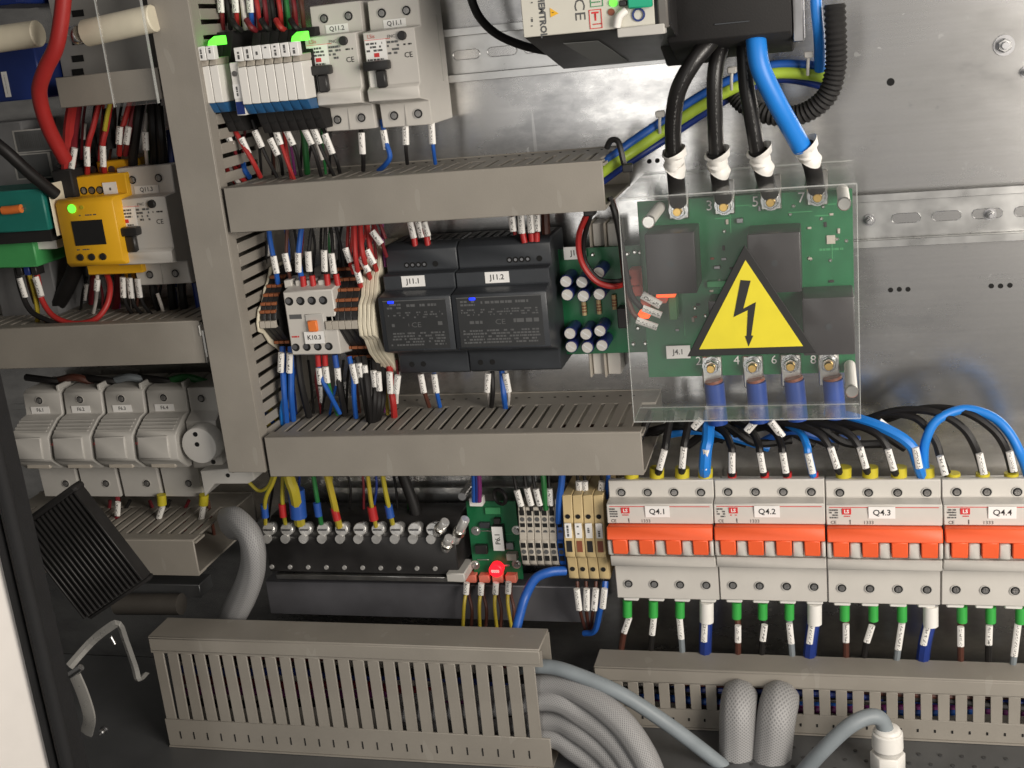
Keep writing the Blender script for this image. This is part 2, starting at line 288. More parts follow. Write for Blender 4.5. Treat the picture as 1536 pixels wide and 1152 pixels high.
    def mesh(s, name, m, org, bev=0.0, smooth=True, seg=1):
        bm = bmesh.new(); lay = bm.loops.layers.uv.new('UVMap') if any(s.uv) else None
        vs = [bm.verts.new(W(v) - org) for v in s.v]
        for q, u in zip(s.f, s.uv):
            try: fc = bm.faces.new([vs[i] for i in q])
            except ValueError: continue
            if u and lay:
                for lp, c in zip(fc.loops, u): lp[lay].uv = c
        bmesh.ops.recalc_face_normals(bm, faces=bm.faces)
        if bev:
            es = [e for e in bm.edges if len(e.link_faces) == 2 and e.calc_face_angle(0) > 0.5]
            bmesh.ops.bevel(bm, geom=es, offset=bev, segments=seg, profile=0.6, affect='EDGES', clamp_overlap=True)
        me = bpy.data.meshes.new(name); bm.to_mesh(me); bm.free(); me.materials.append(m)
        if smooth and len(me.polygons):
            me.polygons.foreach_set('use_smooth', [True] * len(me.polygons)); me.set_sharp_from_angle(angle=math.radians(38))
        return me
    def build(s, name, m, parent=None, bev=0.0, smooth=True, seg=1, **tags):
        if parent is not None: org = ORI[parent.name]
        else:
            c = sum(s.v, Vector()) / len(s.v); lo = min(v.y for v in s.v); org = W((c.x, lo, c.z))
        me = s.mesh(name, m, org, bev, smooth, seg); o = bpy.data.objects.new(name, me); COL.objects.link(o)
        if parent is not None: o.parent = parent; ORI[o.name] = org
        else: o.location = org; ORI[o.name] = org
        for k, v in tags.items(): o[k] = v
        return o
def inst(name, me, pos, parent, rot=None):       # share a mesh: placed at a panel point under its parent
    o = bpy.data.objects.new(name, me); COL.objects.link(o); o.parent = parent; o.location = W(pos) - ORI[parent.name]; ORI[o.name] = W(pos)
    if rot: o.rotation_euler = rot
    return o
def thing(name, label, cat, pos, group=None):
    o = bpy.data.objects.new(name, None); COL.objects.link(o); o.empty_display_size = 0.01; o.location = W(pos); ORI[o.name] = W(pos)
    o['label'] = label; o['category'] = cat
    if group: o['group'] = group
    return o
def tag(o, label, cat, group=None):
    o['label'] = label; o['category'] = cat
    if group: o['group'] = group
    return o
def spline(pts, k=6):
    pts = [Vector(p) for p in pts]
    if len(pts) == 2: return [pts[0].lerp(pts[1], i / 4) for i in range(5)]
    q = [pts[0] * 2 - pts[1]] + pts + [pts[-1] * 2 - pts[-2]]; out = []
    for i in range(1, len(q) - 2):
        a, b, c, d2 = q[i - 1:i + 3]
        for j in range(k):
            t = j / k; out.append(0.5 * ((2 * b) + (c - a) * t + (2 * a - 5 * b + 4 * c - d2) * t * t + (3 * b - a - 3 * c + d2) * t ** 3))
    out.append(pts[-1]); return out
FONTC = {}
def text(s, pos, h, m, parent, name='lettering', rot=0.0, align='CENTER', bold=0.0, sx=1.0, facing='z'):
    c = bpy.data.curves.new('t', 'FONT'); c.body = s; c.size = h * 1.38; c.align_x = align; c.align_y = 'CENTER'; c.offset = bold; c.resolution_u = 2
    t = bpy.data.objects.new('t', c); COL.objects.link(t); dg = bpy.context.evaluated_depsgraph_get()
    me = bpy.data.meshes.new_from_object(t.evaluated_get(dg)); bpy.data.objects.remove(t); bpy.data.curves.remove(c)
    me.materials.clear(); me.materials.append(m); me.name = name
    pos = Vector(pos)
    for v in me.vertices:
        x, y = v.co.x * sx, v.co.y; x, y = x * math.cos(rot) - y * math.sin(rot), x * math.sin(rot) + y * math.cos(rot)
        if facing == 'z': q = Vector((pos.x + x, pos.y + y, pos.z))
        else: q = Vector((pos.x + x, pos.y, pos.z - y))
        v.co = W(q) - ORI[parent.name]
    o = bpy.data.objects.new(name, me); COL.objects.link(o); o.parent = parent; ORI[o.name] = ORI[parent.name]
    return o
def sticker(parent, x0, x1, y0, y1, z, s=None, h=None, m=None, ink=None, rot=0.0, name='label_sticker'):
    st = MB().box(x0, x1, y0, y1, z, z + 0.0003).build(name, m or PAPER, parent)
    if s: text(s, ((x0 + x1) / 2, (y0 + y1) / 2, z + 0.0004), h or (y1 - y0) * 0.45, ink or INK, st, rot=rot, bold=0.00008)
    return st
def fine_print(parent, x0, x1, y0, y1, z, rows, m, fill=0.6, vert=False):   # rows of too-small-to-read print
    mb = MB(); x0, x1 = sorted((x0, x1)); y0, y1 = sorted((y0, y1))
    if vert: x0, x1, y0, y1 = y0, y1, x0, x1
    h = (y1 - y0) / rows
    for i in range(rows):
        x = x0
        while x < x1:
            w = h * random.uniform(.35, 1.5); 
            if random.random() < fill:
                a, b, c, d2 = x, min(x1, x + w * .8), y0 + h * (i + .2), y0 + h * (i + .78)
                if vert: a, b, c, d2 = c, d2, a, b
                mb.add([(a, c, z), (b, c, z), (b, d2, z), (a, d2, z)], [(0, 1, 2, 3)])
            x += w
    if mb.v: mb.build('fine_print', m, parent, smooth=False)
# shared little meshes (local, facing +z of the panel)
def local(mb, name, m, bev=0.0): return mb.mesh(name, m, Vector((0, 0, 0)), bev)
def ring(r0, r1, z0, z1, n=16):
    mb = MB(); vs = []
    for z, rr in ((z0, r1), (z1, r1), (z1, r0), (z0, r0)):
        vs += [(rr * math.cos(2 * math.pi * i / n), rr * math.sin(2 * math.pi * i / n), z) for i in range(n)]
    fs = [(a * n + i, a * n + (i + 1) % n, ((a + 1) % 4) * n + (i + 1) % n, ((a + 1) % 4) * n + i) for a in range(4) for i in range(n)]
    return mb.add(vs, fs)
def screw_mesh(r, m, name='screw'):
    mb = MB()                                  # domed head with a cross recess cut as four raised quadrants
    mb.cyl((0, 0, 0), (0, 0, r * 0.35), r, r * 0.93, 14)
    for sx in (-1, 1):
        for sy in (-1, 1): mb.box(sx * r * 0.12, sx * r * 0.62, sy * r * 0.12, sy * r * 0.62, r * 0.35, r * 0.6)
    return local(mb, name, m)
HOLE5 = local(ring(0.0, 0.0030, 0, 0.0002), 'screw_hole', HOLE)
RIM5 = local(ring(0.0029, 0.0034, 0, 0.0004), 'hole_rim', BEIGE)
HEAD5 = screw_mesh(0.0021, mat('screw_zinc', (0.42, 0.41, 0.40), 0.32, 0.9, var=0.2))
HOLE3 = local(ring(0.0, 0.0017, 0, 0.0002), 'screw_hole', HOLE)
def screw_hole(parent, x, y, z, big=True):
    h = inst('screw_hole', HOLE5 if big else HOLE3, (x, y, z + 0.0002), parent)
    if big: inst('hole_rim', RIM5, (x, y, z + 0.0002), h); inst('screw', HEAD5, (x, y, z + 0.0004), h)
    return h
ORD = ['first', 'second', 'third', 'fourth', 'fifth', 'sixth', 'seventh', 'eighth', 'ninth', 'tenth', 'eleventh', 'twelfth', 'thirteenth', 'fourteenth', 'fifteenth', 'sixteenth', 'seventeenth', 'eighteenth', 'nineteenth', 'twentieth']
def wires(where, rows, r=0.0013, z=0.06, group=None, sr=0.0023):
    """rows: (colour, points(px,py[,z]), sleeve pair or None, ferrule (colour, pair) or None[, radius])"""
    rows = sorted(rows, key=lambda q: sum(p[0] for p in q[1]) / len(q[1])); seen = {}
    tot = {}
    for q in rows: tot[(q[0], q[2] is not None)] = tot.get((q[0], q[2] is not None), 0) + 1
    for q in rows:
        col, pts, sl, fe = q[:4]; rad = q[4] if len(q) > 4 else r; key = (col, sl is not None)
        k = seen.get(key, 0); seen[key] = k + 1
        lab = f"{col} wire {'with white marker sleeve ' if sl else ''}{where}"
        if tot[key] > 1: lab += ', leftmost' if k == 0 else (', rightmost' if k == tot[key] - 1 else f', {ORD[k]} from left')
        p3 = [P(p[0], p[1], p[2] if len(p) > 2 else z) for p in pts]
        t = thing('wire', lab, 'wire', min(p3, key=lambda v: v.y), group or where_group(where))
        MB().tube(spline(p3), rad, 8).build('insulation', WIRE[col], t)
        if sl:
            a, b = [P(p[0], p[1], (p[2] if len(p) > 2 else z) + 0.0006) for p in sl]
            MB().tube([a, a.lerp(b, 0.5), b], sr, 10, flat=0.75).build('marker_sleeve', SLEEVE, t)
        if fe:
            a, b = [P(p[0], p[1], (p[2] if len(p) > 2 else z)) for p in fe[1]]
            MB().tube([a, a.lerp(b, 0.5), b], fe[2] if len(fe) > 2 else 0.0021, 10).build('ferrule', FERR[fe[0]], t)
def where_group(w): return 'wires ' + w
# ================================================================ setting
FLOOR = -0.238
o = MB().box(-0.75, 0.75, FLOOR - 0.01, 0.62, -0.003, 0.0).build('mounting_plate', PLATE, smooth=False, kind='structure'); plate = o
o = MB().box(-0.75, 0.75, FLOOR - 0.003, FLOOR, 0.0005, 0.36).build('cabinet_floor', FLOORM, smooth=False, kind='structure'); floor = o
hole_m = local(ring(0, 0.0024, 0, 0.0003), 'drilled_hole', HOLE); hole_s = local(ring(0, 0.0016, 0, 0.0003), 'drilled_hole', HOLE)
for px, py, big in [(1336, 123, 1), (1336, 435, 0), (1349, 434, 0), (1362, 434, 0), (1487, 429, 0), (1501, 429, 0), (1515, 428, 0), (974, 242, 0), (986, 241, 0)]:
    inst('drilled_hole', hole_m if big else hole_s, P(px, py, 0.0002), plate)
# perforations in the floor sheet
pf = local(MB().cyl((0, 0, 0), (0, 0.0003, 0), 0.0014, n=10), 'perforation', FLOORM if False else mat('perforation_dark', (.05, .05, .05), .7))
for i in range(14):
    for j in range(3): inst('perforation', pf, (0.155 + i * 0.0135 + (j % 2) * 0.0067, FLOOR + 0.0002, 0.085 + j * 0.011), floor)
# cabinet opening edge at lower left: painted flange with a black rubber seal
xs1 = X(60, 836, 0.272); xs0 = X(37, 976, 0.30)
mbf = MB(); mbf.add([(x_, y_, z_) for y_ in (-.6, .5) for x_, z_ in ((xs0 - .0005, .292), (xs0 - .0005, .275), (xs0 - .25, .460), (xs0 - .25, .480))], [(0, 1, 2, 3), (7, 6, 5, 4), (0, 4, 5, 1), (1, 5, 6, 2), (2, 6, 7, 3), (3, 7, 4, 0)])
mbf.build('cabinet_flange', PAINT, kind='structure', bev=0.002)
t = thing('door_seal', 'black rubber door seal along the pale cabinet edge at lower left', 'seal', (xs0, -0.6, 0.29))
MB().box(xs0, xs1, -0.6, 0.5, 0.27, 0.293).build('seal_base', RUBBER, t, bev=0.002)
MB().tube([(xs0 + 0.006, -0.6, 0.294), (xs0 + 0.006, -0.05, 0.294), (xs0 + 0.006, 0.5, 0.294)], 0.0042, 10).build('seal_bulb', RUBBER, t)
MB().box(xs1 - 0.004, xs1 - 0.002, -0.6, 0.5, 0.2931, 0.2985).build('seal_lip', RUBBER, t)

# ================================================================ DIN rails
def rail(label, x0, x1, yc, slots=True, group='steel mounting rails'):
    t = thing('mounting_rail', label, 'rail', (x0, yc - 0.0175, 0), group)
    prof = [(-.0175, .0065), (-.0175, .0075), (-.0125, .0075), (-.0125, .0012), (.0125, .0012), (.0125, .0075), (.0175, .0075), (.0175, .0065), (.0135, .0065), (.0135, .0002), (-.0135, .0002), (-.0135, .0065)]
    MB().px([(yc + a, b) for a, b in prof], x0, x1).build('rail_profile', ZINC, t, bev=0.0002)
    return t
def rail_slot(t, xa, xb, yc, h=0.0062):
    n = 8; out = []
    for c, s0 in ((xb - h / 2, -90), (xa + h / 2, 90)):
        out += [(c + h / 2 * math.cos(math.radians(s0 + 180 * i / n)), yc + h / 2 * math.sin(math.radians(s0 + 180 * i / n))) for i in range(n + 1)]
    MB().pz(out, 0.00125, 0.00145).build('slot', PLATE, t)
    inn = [(xa + xb) / 2 + (q[0] - (xa + xb) / 2) * 1.0 for q in out]
    MB().tube([(q[0], q[1], 0.0015) for q in out + [out[0]]], 0.00022, 6, cap=False).build('slot_edge', STEEL, t)
bolt_m = screw_mesh(0.0040, STEEL, 'bolt_head')
def bolt(label, px, py, z, r=0.0055):
    p = P(px, py, z); t = thing('bolt', label, 'bolt', p, 'bolts on the mounting plate')
    inst('washer', local(ring(0.001, r * 1.08, 0, 0.001), 'washer', DSTEEL), p, t)
    MB().cyl((p.x, p.y, z + 0.001), (p.x, p.y, z + 0.005), r * 0.78, r * 0.72, 6).build('hex_head', STEEL, t, bev=0.0003)
    MB().cyl((p.x, p.y, z + 0.005), (p.x, p.y, z + 0.008), r * 0.42, r * 0.36, 12).build('thread_end', DSTEEL, t)
    return t
yr = (Y(1450, 285, 0.0075) + Y(1450, 363, 0.0075)) / 2
xr0 = X(1290, 340, 0)
t = rail('slotted steel mounting rail on the bare plate at right', 0.20, 0.75, yr)
for a, b in ((1337, 1381), (1398, 1442), (1458, 1504), (1521, 1566)):
    rail_slot(t, X(a, 326, 0.001), X(b, 322, 0.001), yr)
bolt('small bolt in the right rail beside the clear cover', 1304, 330, 0.0015, 0.0036)
bolt('small bolt in the right rail near the photo edge', 1485, 321, 0.0015, 0.0036)
bolt('hex bolt with washer at top right of plate', 1506, 68, 0.0002, 0.0058)
bolt('round bolt at the right photo edge', 1538, 108, 0.0002, 0.003)
yt = (Y(760, 52, 0.0075) + Y(760, 100, 0.0075)) / 2 
t = rail('slotted steel mounting rail between breakers and white device', -0.16, 0.20, yt)
for a, b in ((679, 719), (731, 775), (786, 830)): rail_slot(t, X(a, 76, 0.001), X(b, 70, 0.001), yt)
rail('steel mounting rail behind the fuse holders', -0.42, -0.20, -0.022)
rail('steel mounting rail behind the yellow relay', -0.42, -0.20, 0.142)
rail('steel mounting rail behind the power supplies', -0.155, 0.115, 0.068)
rail('steel mounting rail behind the orange toggle breakers', -0.15, 0.46, -0.096)

# ================================================================ wiring ducts
def duct(label, mp, L, Wd, D, sides, pitch=0.0095, slot=0.0028, w0=0.03, lip=0.015, ends=(0, 0), org=(0, 0, 0), skip=(), cover=True, marks=None):
    """mp(u,v,w): u along, v across, w up from the base; sides: v of slotted walls (0 or 1)"""
    t = thing('wiring_duct', label, 'duct', org, 'grey slotted wiring ducts')
    def bx(u0, u1, v0, v1, a, b): 
        p, q = mp(u0, v0, a), mp(u1, v1, b); return MB().box(p[0], q[0], p[1], q[1], p[2], q[2])
    th = 0.0016
    bx(0, L, 0, Wd, 0.0003, th).build('base', DUCT, t)
    for s in (0, 1):
        v0, v1 = (0.0007, th + 0.0007) if s == 0 else (Wd - th - 0.0007, Wd - 0.0007)
        if s not in sides: bx(0, L, v0, v1, th, D - 0.001).build('plain_wall', DUCT, t); continue
        bx(0, L, v0, v1, th, w0).build('wall_foot', DUCT, t, bev=0.0003)
        bx(0, L, v0, v1, D - lip, D - 0.0015).build('wall_rim', DUCT, t)
        c = mp(pitch / 2, (v0 + v1) / 2, (w0 + D - lip) / 2)
        p, q = mp(slot / 2, v0, w0), mp(pitch - slot / 2, v1, D - lip)
        mb = MB().box(p[0] - c[0], q[0] - c[0], p[1] - c[1], q[1] - c[1], p[2] - c[2], q[2] - c[2]); me = local(mb, 'finger', DUCT, 0.0003)
        for i in range(int(L / pitch)):
            if any(a <= (i + 0.5) * pitch <= b for a, b in skip): continue
            inst('finger', me, mp((i + 0.5) * pitch, (v0 + v1) / 2, (w0 + D - lip) / 2), t, rot=tuple(random.uniform(-.012, .012) for _ in range(3)))
        if marks:
            p, q = mp(-marks[0] / 2, 0, 0), mp(marks[0] / 2, 0.0003, marks[1]); p0 = mp(0, 0, 0)
            mk = local(MB().box(p[0] - p0[0], q[0] - p0[0], p[1] - p0[1], q[1] - p0[1], p[2] - p0[2], q[2] - p0[2]), 'break_off_slit', HOLE)
            for i in range(1, int(L / pitch)): inst('break_off_slit', mk, mp(i * pitch, v1 + 0.0001 if s else v0 - 0.0004, marks[2]), t)
    if cover:
        cv = bx(0.0008, L - 0.0008, -0.0010, Wd + 0.0010, D - 0.0012, D + 0.0006)
        for v0, v1 in ((-0.0010, 0.0004), (Wd - 0.0004, Wd + 0.0010)):
            p, q = mp(0.0009, v0, D - 0.011), mp(L - 0.0009, v1, D - 0.0010); cv.box(p[0], q[0], p[1], q[1], p[2], q[2])
        cv.build('cover', DUCT, t, bev=0.0005)
    return t
DD = 0.096
duct('upright grey duct running down between left and middle devices', lambda u, v, w: (-0.1853 + v, -0.032 + u, w), 0.42, 0.0266, DD, (1,), org=(-0.171, -0.032, 0))
duct('upper horizontal grey duct below the slim relays', lambda u, v, w: (-0.1555 + u, 0.1385 + v, w), 0.2525, 0.028, DD, (1,), marks=(.0016, .0012, .013), org=(-0.03, 0.1385, 0))
duct('horizontal grey duct below the dark power supplies', lambda u, v, w: (-0.1555 + u, -0.0335 + v, w), 0.2645, 0.0275, DD, (1,), marks=(.0016, .0012, .013), org=(-0.02, -0.0335, 0))
za = 0.09
y1, y0 = Y(150, 489, za), Y(150, 547, za)
duct('short grey duct at left under the yellow relay', lambda u, v, w: (-0.46 + u, y0 + v, w), X(306, 515, za) + 0.46, y1 - y0, za, (1,), org=(-0.35, y0, 0))
t = thing('duct_bracket', 'white clip bracket on the end of the left duct', 'bracket', P(305, 540, 0.085))
a, b = P(299, 488, 0.092), P(311, 544, 0.092)
MB().box(a.x, b.x - .002, a.y - .0075, a.y, 0.086, 0.0925).build('clip', WHITE, t, bev=.0006); MB().box(a.x + .001, b.x, b.y, b.y + .007, 0.086, 0.0925).build('clip', WHITE, t, bev=.0006)
MB().box(a.x + .0005, a.x + .002, b.y + .004, a.y - .004, 0.086, 0.0915).build('strap', WHITE, t)
y1, y0 = Y(150, 112, 0.08), Y(150, 155, 0.08)
duct('short grey duct at top left behind the clear sheet', lambda u, v, w: (X(85, 135, .08) + u, y0 + v, w), X(243, 130, .08) - X(85, 135, .08), y1 - y0, 0.08, (1,), org=(-0.25, y0, 0), w0=0.02)
y1, y0 = Y(260, 812, 0.096), Y(260, 861, 0.096); xd1 = X(296, 835, 0.096)
duct('grey duct at lower left with its open end showing', lambda u, v, w: (-0.42 + u, y0 + v, w), xd1 + 0.42, y1 - y0, 0.096, (1,), org=(-0.35, y0, 0), pitch=0.0088)
# floor ducts: lid up, slotted side to the front
zb, zf = 0.100, 0.127
xa = X(223, 965, zf); xb = X(812, 985, zf); yl = Y(500, 964, zf)
duct('tall grey slotted duct standing on the cabinet floor, lid up', lambda u, v, w: (xa + u, FLOOR + w, zb + v), xb - xa, zf - zb, yl - FLOOR, (1,), pitch=(X(809, 1050, zf) - X(248, 1050, zf)) / 25.6, slot=0.0029, w0=0.024, lip=0.0135, marks=(.0008, .0060, .008), org=((xa + xb) / 2, FLOOR, 0.113))
zb2, zf2 = 0.048, 0.070
xa2 = X(889, 995, zf2); yl2 = Y(1200, 1010, zf2)
xc0, xc1 = X(1088, 1050, zf2), X(1198, 1050, zf2)
duct('low grey slotted duct on the floor under the orange toggle breakers', lambda u, v, w: (xa2 + u, FLOOR + w, zb2 + v), 0.55 - xa2, zf2 - zb2, yl2 - FLOOR, (1,), pitch=(X(1465, 1070, zf2) - X(1222, 1070, zf2)) / 9.5, slot=0.0036, w0=0.016, lip=0.0125, marks=(.0012, .0022, .007), skip=((xc0 - xa2, xc1 - xa2),), org=(0.3, FLOOR, 0.06))

# ================================================================ breakers with black T handles
LSM = None
def breaker2(label, x0, x1, yt, name_txt, h=0.0803):
    k = h / 0.0803; t = thing('circuit_breaker', label, 'breaker', ((x0 + x1) / 2, yt - h, 0.008), 'two pole breakers with black T handles')
    pr = [(0, .008), (0, .0545), (-.0183, .0555), (-.0192, .0700), (-.0525, .0700), (-.0545, .0745), (-.0622, .0745), (-.0650, .0555), (-.0803, .0545), (-.0803, .008)]
    B = MB().px([(yt + a * k, b) for a, b in pr], x0, x1).build('body', LIGHT, t, bev=0.0006)
    w = x1 - x0; xm = (x0 + x1) / 2
    for dx in (0.27, 0.75):
        screw_hole(t, x0 + dx * w, yt - 0.0085 * k, 0.0549); screw_hole(t, x0 + dx * w, yt - 0.0728 * k, 0.0552)
    # gap between poles on the terminal faces
    MB().box(xm - .0002, xm + .0002, yt - .0803 * k + .0008, yt - .066 * k, .0552, .0556).build('pole_gap', BEIGE, t)
    sticker(t, x0 + .28 * w, x0 + .72 * w, yt - .0180 * k, yt - .0128 * k, 0.0556, name_txt, 0.0030, ink=INK)
    yf = yt - .0205 * k; z = 0.0703
    pl = MB().box(x0 + .0008, x0 + .43 * w, yf - .017 * k, yf - .0035 * k, 0.0701, z).build('rating_plate', PAPER, t)
    text('LSis', (x0 + .16 * w, yf - .0018 * k, 0.0704), 0.0024, mat('red_faded', (.55, .14, .12), .5), t)
    MB().box(x0 + .0008, x0 + .52 * w, yf - .0040 * k, yf - .0037 * k, z, z + .0001).build('red_line', RED, pl)
    fine_print(pl, x0 + .0014, x0 + .36 * w, yf - .0115 * k, yf - .0050 * k, z + .0001, 3, INK, .7); fine_print(pl, x0 + .0014, x0 + .36 * w, yf - .0168 * k, yf - .0150 * k, z + .0001, 1, INK, .95)
    fine_print(t, x0 + .45 * w, x0 + .68 * w, yf - .0140 * k, yf - .0050 * k, 0.0704, 4, INKL, .6)
    MB().box(x0 + .18 * w, x0 + .28 * w, yf - .0145 * k, yf - .012 * k, z, z + .0002).build('red_mark', RED, pl)
    text('FNC', (x0 + .55 * w, yf - .0028 * k, 0.0704), 0.0020, INK, t); text('CE', (x0 + .84 * w, yf - .0150 * k, 0.0704), 0.0034, INKD, t)
    fine_print(t, x0 + .74 * w, x0 + .92 * w, yf - .0092 * k, yf - .0075 * k, 0.0704, 1, INKD, .7)
    MB().cyl((x0 + .76 * w, yf - .0030 * k, 0.070), (x0 + .76 * w, yf - .0030 * k, 0.0725), .0030, .0027, 16).build('test_button', BLACK, t, bev=.0003)
    MB().box(x0 + .035 * w, x0 + .22 * w, yf - .0335 * k, yf - .022 * k, 0.070, 0.0712).build('toggle_seat', WHITE, t, bev=.0003)
    hb = MB().box(x0 + .0002, x0 + .50 * w, yf - .0225 * k, yf - .0165 * k, 0.0705, 0.0785).build('handle', BLACK, t, bev=.0018, seg=2)
    MB().box(x0 + .20 * w, x0 + .39 * w, yf - .0335 * k, yf - .0223 * k, 0.0705, 0.0750).build('handle_stem', BLACK, hb, bev=.001)
    MB().box(x1 - .0002, x1 + .0004, yt - .055 * k, yt - .012 * k, 0.02, 0.021).build('side_seam', BEIGE, t)
    return t
breaker2('left of two top breakers with black T handle, labelled Q11.2', -0.0951, -0.0598, 0.2750, 'Q11.2')
breaker2('right of two top breakers with black T handle, labelled Q11.1', -0.0552, -0.0206, 0.2745, 'Q11.1')
breaker2('two pole breaker labelled Q11.3 beside the yellow relay', X(177, 270, .055), X(252, 270, .055) + .004, Y(215, 249, .055), 'Q11.3', h=Y(215, 249, .055) - Y(245, 427, .055))

# ================================================================ four pole breakers with orange toggles
TZ, MZ = 0.062, 0.075
POS = ('leftmost', 'second', 'third', 'rightmost')
xq2 = X(1071, 735, TZ); wq = (X(1412, 735, TZ) - xq2) / 2; yq = YQ = Y(1240, 720.5, TZ)
def breaker4(i):
    x0 = xq2 + (i - 1) * wq + 0.0003; x1 = x0 + wq - 0.0006; s = f'Q4.{i + 1}'
    yq = YQ + (0, .0003, -.0002, .0002)[i]
    t = thing('circuit_breaker', f'{POS[i]} four pole breaker with orange toggle bar, labelled {s}', 'breaker', ((x0 + x1) / 2, yq - .089, .008), 'four pole breakers in the orange toggle row')
    pr = [(-.018, .008), (-.018, .044), (0, .0565), (0, TZ - .001), (-.0116, TZ), (-.0120, MZ - .0015), (-.0258, MZ), (-.0258, MZ - .004), (-.0500, MZ - .004), (-.0500, MZ), (-.0580, MZ - .0015), (-.0600, TZ), (-.0885, TZ - .001), (-.0885, .008)]
    MB().px([(yq + a, b) for a, b in pr], x0, x1).build('body', LIGHT, t, bev=.0006)
    p = wq / 4
    for k in range(4):
        xc = x0 + (k + .5) * p
        screw_hole(t, xc, yq - .0083, TZ - .0002); screw_hole(t, xc, yq - .0768, TZ - .0004)
        MB().box(xc - .0055, xc + .0055, yq - .0925, yq - .0887, .045, .0575).build('foot_clip', WHITE, t, bev=.0008)
    xo = x0 - .0006
    lw = (x1 - x0)
    MB().box(x0 + .002, x1 - .002, yq - .0140, yq - .0136, MZ - .0016, MZ - .0010).build('red_line', RED, t)
    lg = MB().box(x0 + .14 * lw, x0 + .22 * lw, yq - .0185, yq - .0145, MZ - .0014, MZ - .0005).build('logo_badge', RED, t)
    text('LS', (x0 + .18 * lw, yq - .0165, MZ - .0004), .0024, PAPER, lg, bold=.0001)
    fine_print(t, x0 + .15 * lw, x0 + .21 * lw, yq - .0202, yq - .0190, MZ - .0003, 1, RED, .9)
    fine_print(t, x0 + .03 * lw, x0 + .105 * lw, yq - .0215, yq - .0145, MZ - .0004, 4, INK, .8)
    text('CE', (x0 + .065 * lw, yq - .0238, MZ + .0001), .0022, INKD, t); text('1333', (x0 + .37 * lw, yq - .0238, MZ + .0001), .0024, INK, t); text('I', (x0 + .21 * lw, yq - .0236, MZ + .0001), .0034, INKD, t)
    sticker(t, x0 + .37 * lw, x0 + .60 * lw, yq - .0210, yq - .0130, MZ - .0003, s, .0040, ink=INKD)
    tb = MB(); y = yq - .0300
    tb.px([(y + .0036, MZ - .002), (y + .0042, MZ + .0056), (y - .0040, MZ + .0088), (y - .0046, MZ - .002)], x0 + .0004, x1 - .0004)
    T = tb.build('toggle_bar', ORANGE, t, bev=.0006)
    for k in range(4):
        xc = x0 + (k + .5) * p
        MB().px([(y - .0038, MZ - .003), (y - .0038, MZ + .0086), (y - .0148, MZ + .0078), (y - .0158, MZ - .003)], xc - .0051, xc + .0049).build('toggle_prong', ORANGE, T, bev=.0006)
    for k in range(5):      # light cheeks between prongs
        xc = x0 + k * p; a, b = max(x0 + .0002, xc - .0034), min(x1 - .0002, xc + .0034)
        MB().px([(y - .0050, MZ - .004), (y - .0056, MZ + .0062), (y - .0160, MZ + .0062), (y - .0190, MZ - .0005), (y - .0190, MZ - .004)], a, b).build('toggle_cheek', LIGHT, t, bev=.0008)
    return t
for i in range(4): breaker4(i)

# ================================================================ slim interface relays
def relay(label, x0, w, yt, lit=False):
    t = thing('slim_relay', label, 'relay', (x0 + w / 2, yt - .1, .008), 'slim plug-in relays in the top row'); x1 = x0 + w - .0003; z = .092
    MB().px([(yt + .020, .008), (yt + .020, z - .030), (yt + .004, z - .020), (yt, z - .016), (yt - .026, z - .016), (yt - .032, z - .018), (yt - .044, z - .025), (yt - .044, .008)], x0, x1).build('socket_base', MATTE, t, bev=.0003)
    MB().px([(yt, z - .018), (yt - .0005, z), (yt - .0235, z), (yt - .0235, z - .018)], x0 + .0001, x1).build('relay_body', WHITE, t, bev=.0004)
    MB().px([(yt + .0045, z - .018), (yt + .0040, z - .002), (yt - .0002, z + .0005), (yt - .0002, z - .018)], x0 + .0003, x1 - .0003).build('retaining_clip', TGREY, t, bev=.0003)
    if lit: MB().px([(yt + .0119, z - .018), (yt + .0119, z - .0015), (yt + .0150, z - .004), (yt + .0175, z - .012), (yt + .0175, z - .018)], x0 + .0003, x1 + .0002).build('lamp', GLOWG, t, bev=.0003)
    MB().px([(yt - .0237, z - .020), (yt - .0237, z - .001), (yt - .0300, z - .006), (yt - .0305, z - .020)], x0 + .0001, x1).build('terminal_cover', RBLUE, t, bev=.0003)
    MB().box(x0 + .0001, x1 - .0001, yt + .0032, yt + .0118, z - .004, z + .0015).build('marker_plate', PAPER, t, bev=.0004)
    fine_print(t, x0 + .0018, x1 - .0018, yt + .0045, yt + .0105, z + .0017, 1, INK, .75, True)
    screw_hole(t, (x0 + x1) / 2, yt - .0365, z - .0210, False)
    return t
yt = Y(312, 98, .092); w = .0062
xp = X(302, 110, .092)
relay('white slim relay standing against the upright duct', xp, w, yt); relay('white slim relay with green lamp, second from the upright duct', xp + w, w, yt, True)
yt = Y(400, 96, .092); xg = X(357, 110, .092); w = (X(455, 110, .092) - xg) / 7
t = thing('feed_terminal', 'white feed terminal with small label left of seven relays', 'terminal', (xg - .004, yt - .03, .008))
MB().px([(yt + .003, .008), (yt + .003, .0890), (yt - .0302, .0890), (yt - .0302, .008)], xg - .0066, xg - .0003).build('body', WHITE, t, bev=.0004)
MB().box(xg - .0062, xg - .0008, yt - .0195, yt - .0105, .0890, .0898).build('label', PAPER, t); fine_print(t, xg - .0045, xg - .0025, yt - .018, yt - .012, .0900, 1, INK, .7, True)
MB().box(xg - .0060, xg - .0006, yt - .0295, yt - .0215, .0890, .0896).build('blue_tab', NAVY, t); MB().cyl((xg - .0035, yt - .004, .0890), (xg - .0035, yt - .004, .0898), .0018).build('screw', STEEL, t)
for i in range(7):
    relay('white slim relay with green lamp at right end of the seven' if i == 6 else f'white slim relay in the row of seven, {ORD[i]} from left', xg + i * w, w, yt, i == 6)

